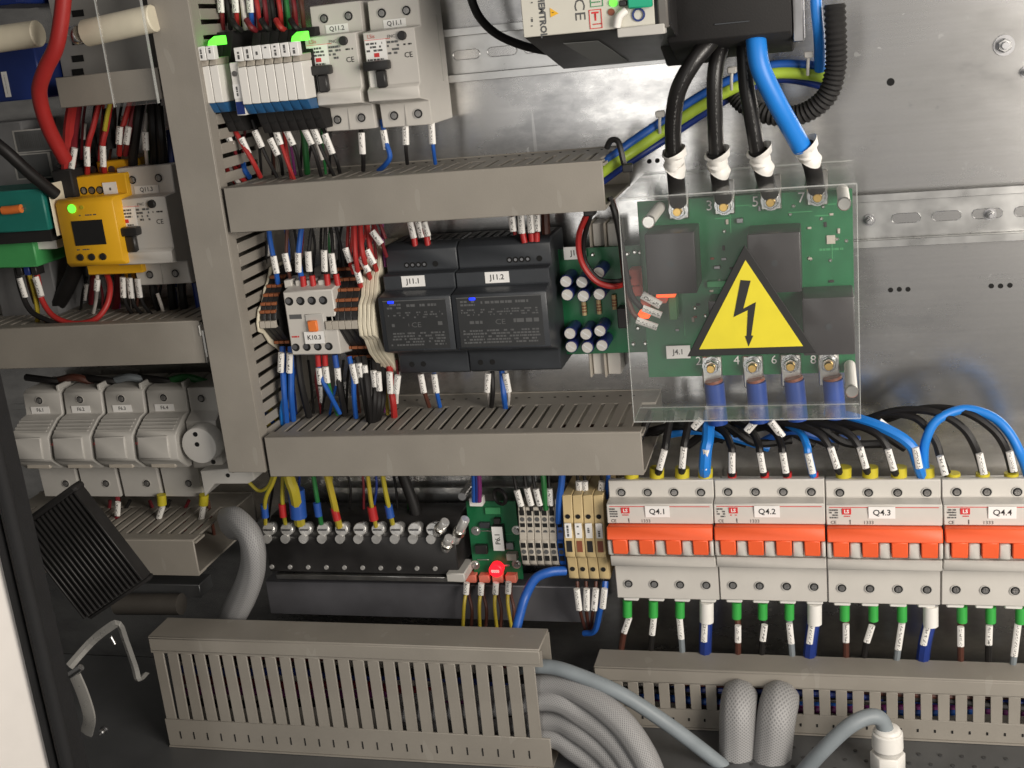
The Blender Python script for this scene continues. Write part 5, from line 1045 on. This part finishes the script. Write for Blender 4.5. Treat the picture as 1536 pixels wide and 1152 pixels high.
wires('above the right power supply', [
 ('black', [(772, 300, .045), (777, 330, .05), (782, 358, .045)], None, None),
 ('red', [(766, 300, .04), (769, 330, .045), (773, 352, .045)], S(767, 325, 770, 347), None),
 ('red', [(780, 296, .045), (782, 330, .05), (786, 362, .046)], S(781, 322, 783, 350), ('red', S(784, 350, 787, 364))),
 ('red', [(793, 296, .045), (796, 330, .05), (798, 360, .046)], S(795, 322, 797, 349), ('red', S(797, 350, 798, 362))),
 ('red', [(805, 296, .045), (806, 330, .05), (805, 360, .046)], S(805, 322, 806, 347), ('red', S(805, 349, 805, 362))),
 ('brown', [(817, 300, .035), (818, 330, .035), (819, 352, .035)], None, None, .003)], z=.05)
rows = [('blue', [(424, 520, .055), (425, 560, .062), (427, 595, .066), (430, 634, .060)], S(422, 529, 421, 558), None, .0022),
 ('blue', [(436, 520, .055), (437, 560, .062), (437, 595, .066), (440, 630, .058)], S(435, 530, 434, 559), None, .0022),
 ('bright blue', [(430, 540, .05), (431, 575, .06), (424, 610, .062), (424, 636, .058)], None, None, .0020),
 ('black', [(446, 530, .055), (450, 565, .06), (456, 595, .06), (464, 625, .055)], None, None, .0026),
 ('blue', [(478, 534, .06), (482, 565, .064), (494, 590, .066), (510, 620, .058)], S(478, 552, 481, 576), ('red', S(477, 532, 478, 549)), .0017),
 ('green', [(488, 534, .06), (491, 565, .064), (498, 595, .062), (506, 622, .055)], S(488, 550, 491, 574), ('red', S(487, 532, 488, 548))),
 ('black', [(503, 532, .06), (507, 565, .064), (512, 595, .064), (517, 622, .055)], S(506, 552, 508, 578), ('blue', S(502, 532, 505, 551)), .0022),
 ('blue', [(524, 535, .06), (530, 565, .064), (531, 595, .064), (534, 626, .056)], S(528, 546, 534, 575), None, .0018),
 ('black', [(536, 535, .06), (542, 565, .064), (548, 600, .066), (554, 632, .060)], S(538, 545, 543, 574), None, .0024),
 ('black', [(545, 535, .058), (550, 570, .066), (554, 605, .068), (558, 636, .062)], S(546, 548, 551, 579), None, .0024),
 ('black', [(560, 540, .05), (563, 575, .06), (562, 605, .066), (560, 638, .062)], S(560, 556, 563, 580), None, .0024),
 ('black', [(566, 545, .05), (569, 580, .058), (568, 610, .064), (562, 637, .06)], S(567, 558, 569, 586), None, .0024),
 ('black', [(574, 548, .045), (575, 585, .055), (572, 612, .06), (564, 636, .058)], None, None, .0024),
 ('yellow', [(578, 575, .05), (580, 600, .05), (582, 622, .05)], None, None),
 ('red', [(584, 545, .045), (587, 585, .054), (590, 605, .056), (592, 630, .052)], S(584, 558, 586, 590), None, .0024),
 ('white', [(598, 552, .04), (596, 580, .045), (595, 605, .045)], S(597, 563, 594, 590), None)]
wires('over the middle duct', rows, z=.064)
wires('below the power supplies', [
 ('brown', [(630, 548, .035), (634, 575, .04), (638, 592, .04), (644, 610, .035)], S(631, 561, 636, 589), None, .0016),
 ('blue', [(650, 548, .035), (653, 575, .04), (656, 592, .04), (660, 610, .035)], S(651, 561, 655, 589), None, .0016),
 ('black', [(738, 548, .035), (739, 575, .04), (739, 592, .04), (737, 610, .035)], None, None, .0017),
 ('white', [(731, 548, .033), (732, 575, .038), (733, 592, .038), (735, 606, .03)], S(732, 560, 731, 588), None),
 ('blue', [(752, 548, .035), (754, 575, .04), (756, 595, .042), (758, 612, .036)], None, None, .0020),
 ('white', [(757, 550, .033), (761, 575, .038), (763, 592, .038), (762, 606, .03)], S(758, 560, 763, 588), None)], z=.04)
wires('above the earth bar', [
 ('yellow and green', [(420, 690, .06), (410, 722, .062), (398, 750, .06), (398, 786, .05)], None, ('blue', S(396, 756, 398, 776), .0028), .0016),
 ('yellow and green', [(425, 690, .055), (424, 730, .056), (424, 755, .056), (428, 786, .05)], None, ('red', S(423, 756, 425, 775), .0028), .0016),
 ('yellow and green', [(428, 690, .06), (435, 720, .062), (442, 740, .062), (450, 785, .05)], None, ('blue', S(444, 734, 448, 776), .0062), .0042),
 ('green', [(466, 690, .055), (472, 725, .055), (476, 750, .055), (482, 786, .05)], None, ('blue', S(475, 754, 478, 774), .0028), .0018),
 ('yellow', [(484, 690, .06), (493, 722, .06), (501, 755, .058), (509, 790, .05)], None, ('red', S(501, 761, 506, 780), .0030), .0026),
 ('yellow', [(549, 690, .06), (553, 725, .06), (557, 755, .058), (564, 790, .05)], None, ('red', S(557, 760, 561, 780), .0034), .0016),
 ('yellow and green', [(571, 690, .06), (576, 725, .06), (582, 755, .058), (589, 786, .05)], None, ('blue', S(582, 757, 586, 776), .0030), .0018),
 ('yellow and green', [(372, 722, .05), (388, 736, .05), (402, 730, .05), (410, 712, .05)], None, None, .0014)], z=.056)
loose('black cable dropping behind the earth bar', 'black', [(596, 690, .03), (608, 722, .03), (620, 755, .03), (628, 785, .03)], .0042)
wires('above the P6.1 board', [
 ('blue', [(710, 695, .05), (711, 725, .05), (711, 752, .045)], None, None, .0018), ('navy', [(714, 695, .05), (715, 725, .05), (715, 752, .045)], None, None, .0018), ('purple', [(717, 695, .05), (719, 725, .05), (719, 752, .045)], None, None, .0018)])
wires('above the push-in terminals', [
 ('black', [(768, 700, .05), (775, 735, .055), (783, 766, .055)], S(775, 735, 782, 759), None), ('black', [(785, 700, .05), (790, 735, .055), (798, 766, .055)], S(790, 732, 797, 758), None),
 ('black', [(797, 700, .05), (803, 735, .055), (812, 766, .055)], S(804, 733, 810, 758), None), ('green', [(813, 690, .055), (816, 730, .058), (819, 764, .055)], None, None, .0020),
 ('black', [(822, 700, .05), (824, 735, .055), (827, 766, .055)], S(824, 733, 826, 758), None), ('blue', [(845, 690, .058), (842, 725, .06), (839, 750, .06), (838, 784, .058)], S(837, 749, 838, 779), None, .0024)], z=.056)
wires('above the sand fuse terminals', [
 ('black', [(866, 700, .05), (867, 725, .05), (869, 748, .05)], S(868, 722, 869, 741), None), ('black', [(876, 700, .05), (877, 725, .05), (879, 748, .05)], S(877, 722, 878, 741), None),
 ('blue', [(913, 695, .05), (912, 720, .05), (909, 748, .05)], None, None, .0016), ('black', [(902, 700, .05), (902, 725, .05), (900, 748, .05)], S(903, 722, 901, 741), None)], z=.052)
rows = []
for k, (x, y) in enumerate(((700, 874), (722, 875), (744, 874), (763, 873))):
    rows.append(('yellow', [(x + 1, 868, .035), (x - 1, 888, .045), (x - 4 + k, 910, .05), (x - 6 + 4 * k, 950, .05)], S(x, y, x - 1, y + 17), None)); rows.append(('brown', [(x + 4, 868, .033), (x + 3, 890, .04), (x + 8, 915, .045), (x + 6, 950, .045)], None, None))
wires('below the P6.1 board', rows, z=.047)
wires('below the sand fuse terminals', [
 ('brown', [(866, 872, .055), (867, 895, .06), (871, 920, .055), (878, 945, .04)], S(865, 883, 869, 915), None), ('brown', [(879, 872, .055), (880, 895, .06), (880, 920, .055), (884, 945, .04)], S(880, 883, 880, 915), None),
 ('brown', [(894, 872, .055), (893, 895, .06), (889, 920, .055), (886, 948, .04)], S(894, 883, 891, 915), None), ('blue', [(908, 872, .055), (906, 895, .06), (900, 915, .058), (892, 946, .05), (876, 950, .045)], S(907, 883, 904, 912), None, .0022)], z=.061)
loose('blue cable looping from blue terminal into the floor duct', 'blue', [(848, 856, .06), (825, 858, .066), (803, 868, .07), (788, 895, .075), (779, 925, .085), (772, 955, .095)], .0034)
# breaker row: tops
GY = 'yellow'
rows = []
for k, (x, sx0, sy0, sx1, sy1) in enumerate(((947, 955, 680, 948, 704), (985, 997, 675, 989, 704), (1023, 1026, 671, 1023, 702), (1058, 1059, 674, 1057, 704))):
    rows.append(('bright blue' if k == 3 else 'black', [(x + 30 - k * 8, 618, .040), (sx0 + 3, sy0 - 18, .055), (sx0, sy0, .060), (sx1, sy1, .060), (x, 712, .0510)], S(sx0, sy0, sx1, sy1), ('yellow', S(x + .5, 701, x, 728, .0542), .0050), .0040 if k == 3 else .0026))
wires('above the leftmost orange toggle breaker', rows, z=.062)
rows = []
for k, (x, sx0, sy0, sx1, sy1) in enumerate(((1098, 1098, 679, 1098, 709), (1147, 1140, 679, 1145, 708), (1181, 1174, 679, 1179, 709), (1221, 1212, 680, 1219, 710))):
    rows.append(('bright blue' if k == 3 else 'black', [(sx0 - 40, 632, .030), (sx0 - 12, 648, .045), (sx0 - 2, 668, .055), (sx0, sy0, .058), (sx1, sy1, .058), (x, 712, .0510)], S(sx0, sy0, sx1, sy1), ('red', S(x, 708, x, 726, .0560), .0030), .0026))
wires('above the second orange toggle breaker', rows, z=.060)
rows = []
for k, (x, sx0, sy0, sx1, sy1) in enumerate(((1265, 1246, 671, 1256, 702), (1305, 1290, 671, 1299, 702), (1348, 1332, 674, 1341, 705), (1389, 1373, 671, 1379, 702))):
    if k == 3: pts = [(1240, 618, .03), (1285, 628, .045), (1330, 644, .055), (1366, 668, .060), (1378, 700, .060), (1387, 722, .052)]
    else: pts = [(sx0 - 130, 640, .03), (sx0 - 70, 634, .042), (sx0 - 22, 648, .055), (sx0 - 2, 670, .060), (sx1, sy1, .060), (x, 712, .0510)]
    rows.append(('bright blue' if k == 3 else 'black', pts, S(sx0, sy0, sx1, sy1), ('yellow', S(x + .5, 700, x, 728, .0542), .0052), .0036 if k == 3 else .0026))
wires('above the third orange toggle breaker', rows, z=.063)
rows = []
for k, (x, sx0, sy0, sx1, sy1, pts) in enumerate(((1430, 1410, 684, 1418, 712, [(1290, 640, .025), (1330, 622, .038), (1375, 628, .05), (1402, 660, .056), (1412, 690, .058), (1426, 722, .05)]),
     (1474, 1469, 680, 1476, 711, [(1290, 632, .03), (1345, 616, .042), (1400, 618, .052), (1442, 640, .058), (1464, 674, .060), (1478, 722, .05)]),
     (1517, 1514, 677, 1521, 707, [(1310, 636, .025), (1380, 614, .04), (1440, 616, .052), (1484, 640, .058), (1508, 672, .060), (1522, 722, .05)]))):
    rows.append(('black', pts, S(sx0, sy0, sx1, sy1), ('yellow', S(x, 709, x, 728, .0545), .0044), .0026))
wires('above the rightmost orange toggle breaker', rows, z=.062)
loose('bright blue cable arching from Q4.3 over to Q4.4', 'bright blue', [(1391, 718, .052), (1386, 690, .056), (1389, 660, .058), (1406, 630, .056), (1446, 614, .052), (1486, 624, .054), (1513, 648, .058), (1532, 684, .060), (1545, 722, .05)], .0030)
rows = []
for k in range(9):
    x = 990 + k * 34; rows.append((('black', 'black', 'bright blue', 'black', 'black', 'black', 'blue', 'black', 'black')[k], [(x - 60, 668 - (k % 3) * 8, .022 + .004 * (k % 3)), (x - 10, 646 - (k % 2) * 10, .03), (x + 40, 640 + (k % 4) * 8, .03), (x + 95, 660 + (k % 3) * 6, .024)], None, None, .0030))
wires('bunched below the clear cover', rows)
for i, (a, b) in enumerate((((1052, 629), (1040, 642)), ((1133, 632), (1120, 647)), ((1156, 632), (1174, 655)), ((1318, 632), (1344, 652)))):
    o = MB().tube([P(*a, .05), P((a[0] + b[0]) / 2, (a[1] + b[1]) / 2, .05), P(*b, .05)], .0026, 10, flat=.7).build('marker_sleeve', SLEEVE); tag(o, f'loose white marker sleeve just below the clear cover, {ORD[i]} from left', 'marker sleeve', 'loose marker sleeves below the clear cover')
# breaker row: bottoms
BOT = [[(941, 944, 926, 936, 949), (980, 981, 925, 978, 952), (1020, 1019, 924, 1022, 958), (1060, 1059, 936, 1058, 962)],
       [(1105, 1107, 938, 1107, 963), (1144, 1147, 937, 1144, 961), (1184, 1184, 935, 1187, 965), (1222, 1220, 936, 1216, 965)],
       [(1267, 1269, 936, 1269, 963), (1310, 1308, 938, 1300, 963), (1353, 1353, 934, 1347, 974), (1396, 1393, 940, 1387, 967)],
       [(1443, 1441, 940, 1441, 969), (1486, 1484, 938, 1483, 967), (1531, 1527, 936, 1521, 984)]]
for i, grp in enumerate(BOT):
    rows = []
    for k, (x, sx0, sy0, sx1, sy1) in enumerate(grp):
        yb = 900 + (x - 930) * .017; w4 = k == 3
        rows.append((('brown', 'black', 'grey', 'navy')[k], [(x, yb - 6, .050), (x, yb + 20, .050), (sx0, sy0, .050), (sx1, sy1, .050), (sx1 + (sx1 - sx0) * .6, sy1 + 30, .044), (sx1 + (sx1 - sx0), sy1 + 60, .036)], S(sx0 - (2 if w4 else 0), sy0, sx1 - (2 if w4 else 0), sy1), ('white' if w4 else 'green', S(x, yb, x, yb + (30 if w4 else 24)), .0050 if w4 else .0034), .0044 if w4 else .0022))
    wires(f'below the {POS[i]} orange toggle breaker', rows, z=.0535)
# left side
wires('above the yellow relay', [
 ('red', [(150, 152, .05), (140, 190, .056), (132, 220, .058), (131, 262, .05)], S(130, 220, 131, 249), None, .002), ('red', [(166, 152, .05), (160, 190, .056), (154, 220, .058), (157, 262, .05)], S(154, 219, 155, 250), None, .002),
 ('dark red', [(118, 160, .04), (112, 200, .05), (110, 230, .058), (106, 268, .055)], S(112, 222, 107, 253), None, .0026), ('red', [(110, 150, .04), (104, 190, .05), (102, 230, .058), (100, 262, .058)], None, None, .004),
 ('yellow and green', [(166, 152, .06), (161, 172, .06), (157, 196, .06)], None, None, .0016), ('black', [(162, 165, .045), (164, 195, .05), (166, 222, .05)], None, None, .004),
 ('red', [(196, 150, .05), (187, 182, .056), (181, 205, .058), (179, 232, .05)], S(180, 190, 178, 216), None, .002), ('dark red', [(206, 150, .05), (197, 182, .056), (192, 205, .058), (188, 232, .05)], S(193, 190, 189, 216), None, .002)], z=.06)
wires('above breaker Q11.3', [
 ('black', [(212, 150, .05), (206, 185, .055), (200, 232, .05), (200, 250, .045)], None, None, .0034), ('white', [(220, 170, .05), (218, 200, .055), (219, 225, .055), (221, 250, .045)], S(218, 198, 219, 225), None),
 ('black', [(228, 148, .05), (230, 190, .055), (232, 225, .05), (232, 250, .045)], None, None, .0036), ('black', [(238, 160, .05), (242, 200, .055), (244, 225, .05), (244, 250, .045)], None, None, .0034), ('navy', [(250, 195, .04), (255, 220, .04), (258, 246, .04)], None, None, .0034)])
wires('below the yellow relay', [
 ('white', [(146, 405, .05), (146, 428, .055), (144, 450, .05), (140, 470, .045)], S(146, 419, 145, 436), None),
 ('black', [(184, 405, .05), (185, 432, .055), (190, 458, .055), (205, 478, .045)], S(184, 416, 185, 446), None), ('black', [(194, 405, .05), (196, 432, .055), (202, 458, .055), (222, 480, .045)], S(194, 417, 197, 447), None), ('black', [(205, 405, .05), (208, 432, .055), (216, 458, .055), (236, 480, .045)], S(206, 418, 210, 446), None),
 ('dark red', [(140, 408, .04), (138, 430, .045), (136, 455, .04)], None, None, .002), ('dark red', [(178, 408, .035), (176, 440, .035), (172, 470, .03)], None, None, .003)], z=.056)
wires('below breaker Q11.3', [
 ('black', [(228, 420, .04), (232, 445, .042), (240, 470, .04)], None, None, .003), ('black', [(256, 420, .04), (258, 445, .042), (262, 472, .04)], None, None, .003), ('black', [(272, 420, .04), (274, 445, .042), (278, 470, .04)], None, None, .003),
 ('white', [(236, 440, .05), (242, 458, .05), (246, 472, .045)], None, None), ('navy', [(292, 424, .035), (297, 450, .035), (302, 478, .035)], None, None, .0024)])
loose('red wire loop hanging between green plug and yellow relay', 'red', [(54, 405, .064), (58, 425, .066), (63, 450, .070), (80, 474, .074), (109, 485, .076), (141, 480, .074), (160, 458, .068), (165, 430, .06), (159, 408, .05)], .0021)
wires('below the green plug', [
 ('black', [(24, 402, .064), (33, 440, .068), (48, 468, .072), (80, 484, .076), (100, 492, .07)], S(29, 417, 38, 446), None, .0020), ('yellow', [(42, 404, .064), (52, 440, .066), (56, 465, .068), (56, 495, .06)], None, None, .0018), ('brown', [(40, 402, .06), (46, 430, .062), (54, 455, .062)], None, None, .0022)], z=.069)
o = MB().tube([P(53, 416, .069), P(58, 431, .07), P(62, 445, .072)], .0026, 10, flat=.75).build('marker_sleeve', SLEEVE); tag(o, 'white marker sleeve on the red wire loop', 'marker sleeve')
wires('below the fuse holders', [
 ('dark red', [(176, 742, .045), (177, 765, .05), (172, 790, .05), (164, 812, .04)], S(177, 753, 176, 773), None, .002), ('dark red', [(243, 742, .045), (241, 768, .05), (232, 792, .05), (214, 808, .04)], S(244, 759, 238, 778), ('yellow', S(242, 742, 243, 757), .0036), .002),
 ('dark red', [(306, 742, .045), (304, 768, .05), (300, 790, .05), (290, 812, .04)], S(305, 758, 302, 780), ('yellow', S(306, 742, 305, 757), .0036), .002), ('yellow', [(116, 740, .04), (115, 752, .04), (112, 764, .035)], None, None, .003)], z=.052)
wires('tucked behind the fuse holders', [(c, [(40 + k * 42, 566 + (k % 2) * 6, .03), (70 + k * 42, 570 - (k % 2) * 4, .035), (100 + k * 42, 574, .03)], None, None, .003) for k, c in enumerate(('black', 'brown', 'black', 'grey', 'black', 'green'))])
# capacitor board leads
wires('curving down over the capacitor board', [
 ('red', [(888, 300, .075), (880, 322, .074), (868, 355, .066), (872, 392, .062), (893, 421, .060), (920, 430, .058), (940, 424, .05)], None, None, .0019), ('black', [(892, 300, .07), (886, 322, .070), (876, 360, .062), (878, 392, .058), (898, 418, .058), (925, 422, .055), (945, 416, .048)], None, None, .0016),
 ('black', [(914, 296, .08), (922, 318, .082), (928, 345, .080), (936, 392, .076), (946, 440, .070), (962, 462, .066)], S(964, 462, 992, 473), None, .0020), ('brown', [(918, 300, .075), (926, 330, .076), (932, 375, .072), (938, 425, .068), (946, 462, .066), (960, 482, .064)], S(955, 480, 986, 491), None, .0018)], z=.068)
o = MB().tube([P(963, 442, .067), P(977, 450, .067), P(991, 458, .067)], .0028, 10, flat=.75).build('marker_sleeve', SLEEVE); tag(o, 'white marker sleeve lit red beside the orange lamp', 'marker sleeve')
t = thing('wire_clip', 'black wire clip under the end of upper duct', 'clip', P(884, 316, .08)); q = P(884, 314, .085); MB().box(q.x - .0035, q.x + .0035, q.y - .004, q.y + .004, .078, .088).build('clip', BLACK, t, bev=.0008)
# thinner background wires filling the gaps
def extra(where, x0, x1, ya, yb, za, zb, cols, sway=8, sleeve=0, r=.0010):
    rows = []; n = len(cols)
    for k, c in enumerate(cols):
        x = x0 + (x1 - x0) * (k + .5) / n + random.uniform(-3, 3); dx = random.uniform(-sway, sway); b = random.uniform(-sway, sway) * .6; ym = (ya + yb) / 2
        sl = None
        if sleeve and k % sleeve == 0: y_ = random.uniform(ya + 8, ym - 4); f_ = (y_ - ya) / (yb - ya); sl = ((x + dx * f_, y_), (x + dx * (f_ + .3), y_ + 24))
        rows.append((c, [(x, ya, za), (x + dx * .35 + b, (ya * 2 + yb) / 3, (za * 2 + zb) / 3 + .002), (x + dx * .7 + b * .5, (ya + yb * 2) / 3, (za + zb * 2) / 3 + .002), (x + dx, yb, zb)], sl, None, r))
    wires(where, rows, z=(za + zb) / 2, sr=.0020)
extra('behind the others under the relays', 345, 505, 178, 262, .044, .040, ['black', 'dark red', 'black', 'brown', 'black', 'purple', 'black', 'black', 'green', 'black'], 12, 4)
extra('crowded at top left of the relays', 325, 460, -20, 40, .045, .046, ['red', 'black', 'dark red', 'yellow', 'black', 'red', 'purple', 'black', 'dark red', 'black', 'green', 'red', 'black', 'brown'], 10, 5)
extra('behind the others above the contactor', 400, 520, 335, 430, .038, .040, ['black', 'blue', 'black', 'dark red', 'black', 'black', 'green', 'black'], 10, 3)
extra('in the red bundle by the terminals', 522, 582, 320, 400, .045, .045, ['red', 'dark red', 'red', 'red', 'dark red', 'purple'], 14, 3)
extra('behind the others below the contactor', 430, 600, 540, 628, .044, .040, ['black', 'navy', 'black', 'dark red', 'black', 'blue', 'black', 'black', 'brown', 'black', 'purple', 'black', 'dark red'], 12, 3)
extra('in the gap above the fuse duct', 120, 260, 150, 246, .035, .035, ['dark red', 'black', 'red', 'brown', 'black', 'dark red', 'black', 'green', 'black', 'navy'], 10, 4)
extra('hanging behind below the yellow relay', 120, 290, 415, 478, .028, .030, ['black', 'dark red', 'black', 'purple', 'black', 'brown', 'black', 'black', 'navy', 'black'], 12, 4)
extra('in the dark behind the earth wires', 395, 620, 705, 780, .02, .02, ['black', 'green', 'navy', 'black', 'yellow and green', 'black', 'dark red', 'navy', 'black', 'green'], 10)
extra('loosely dropping below the fuse row', 150, 330, 750, 808, .030, .030, ['dark red', 'black', 'dark red', 'black', 'dark red', 'brown'], 14, 0, .0014)
# wires and sleeves lying inside the ducts, seen through the slots
def inside(where, z, y0, y1, x0, x1, cols, r):
    rows = []
    for k, c in enumerate(cols):
        yy = y0 + (y1 - y0) * (k + .5) / len(cols); zz = z + random.uniform(-.004, .004); n = 7
        p3 = [Vector((x0 + (x1 - x0) * i / (n - 1), yy + random.uniform(-.004, .004), zz + random.uniform(-.003, .003))) for i in range(n)]
        o = MB().tube(spline(p3, 5), r, 8).build('wire', WIRE[c]); tag(o, f'{c} wire inside {where} seen through its slots, {ORD[k]} from top', 'wire', 'wires lying inside ' + where)
inside('the tall floor duct', .114, yl - .016, FLOOR + .030, xa + .01, xb - .01, ['dark red', 'black', 'navy', 'dark red', 'purple', 'black'], .0030)
inside('the low floor duct', .060, yl2 - .014, FLOOR + .014, xa2 + .01, .50, ['brown', 'black', 'navy', 'white', 'blue', 'purple'], .0026)
inside('the middle horizontal duct', .060, -.012, -.028, -.14, .10, ['brown', 'black', 'orange' if 'orange' in WIRE else 'dark red'], .0026)
p = [(-.150, .07), (-.150, .10), (-.151, .13)]
for k, (c, px, py, qx, qy) in enumerate((('red', 338, 250, 358, 278), ('white', 346, 252, 362, 280), ('red', 352, 248, 368, 274), ('blue', 364, 244, 374, 266), ('yellow', 404, 612, 418, 632), ('blue', 398, 622, 412, 634), ('yellow', 400, 634, 408, 640))):
    o = MB().tube(spline([P(px, py, .05), P((px + qx) / 2 - 2, (py + qy) / 2, .055), P(qx, qy, .05)], 4), .0020, 8).build('wire', WIRE[c]); tag(o, f"{c} wire poking from the upright duct {'above the upper' if k < 4 else 'above the middle'} duct, {ORD[k]} of the strays", 'wire', 'stray wires poking from the upright duct')
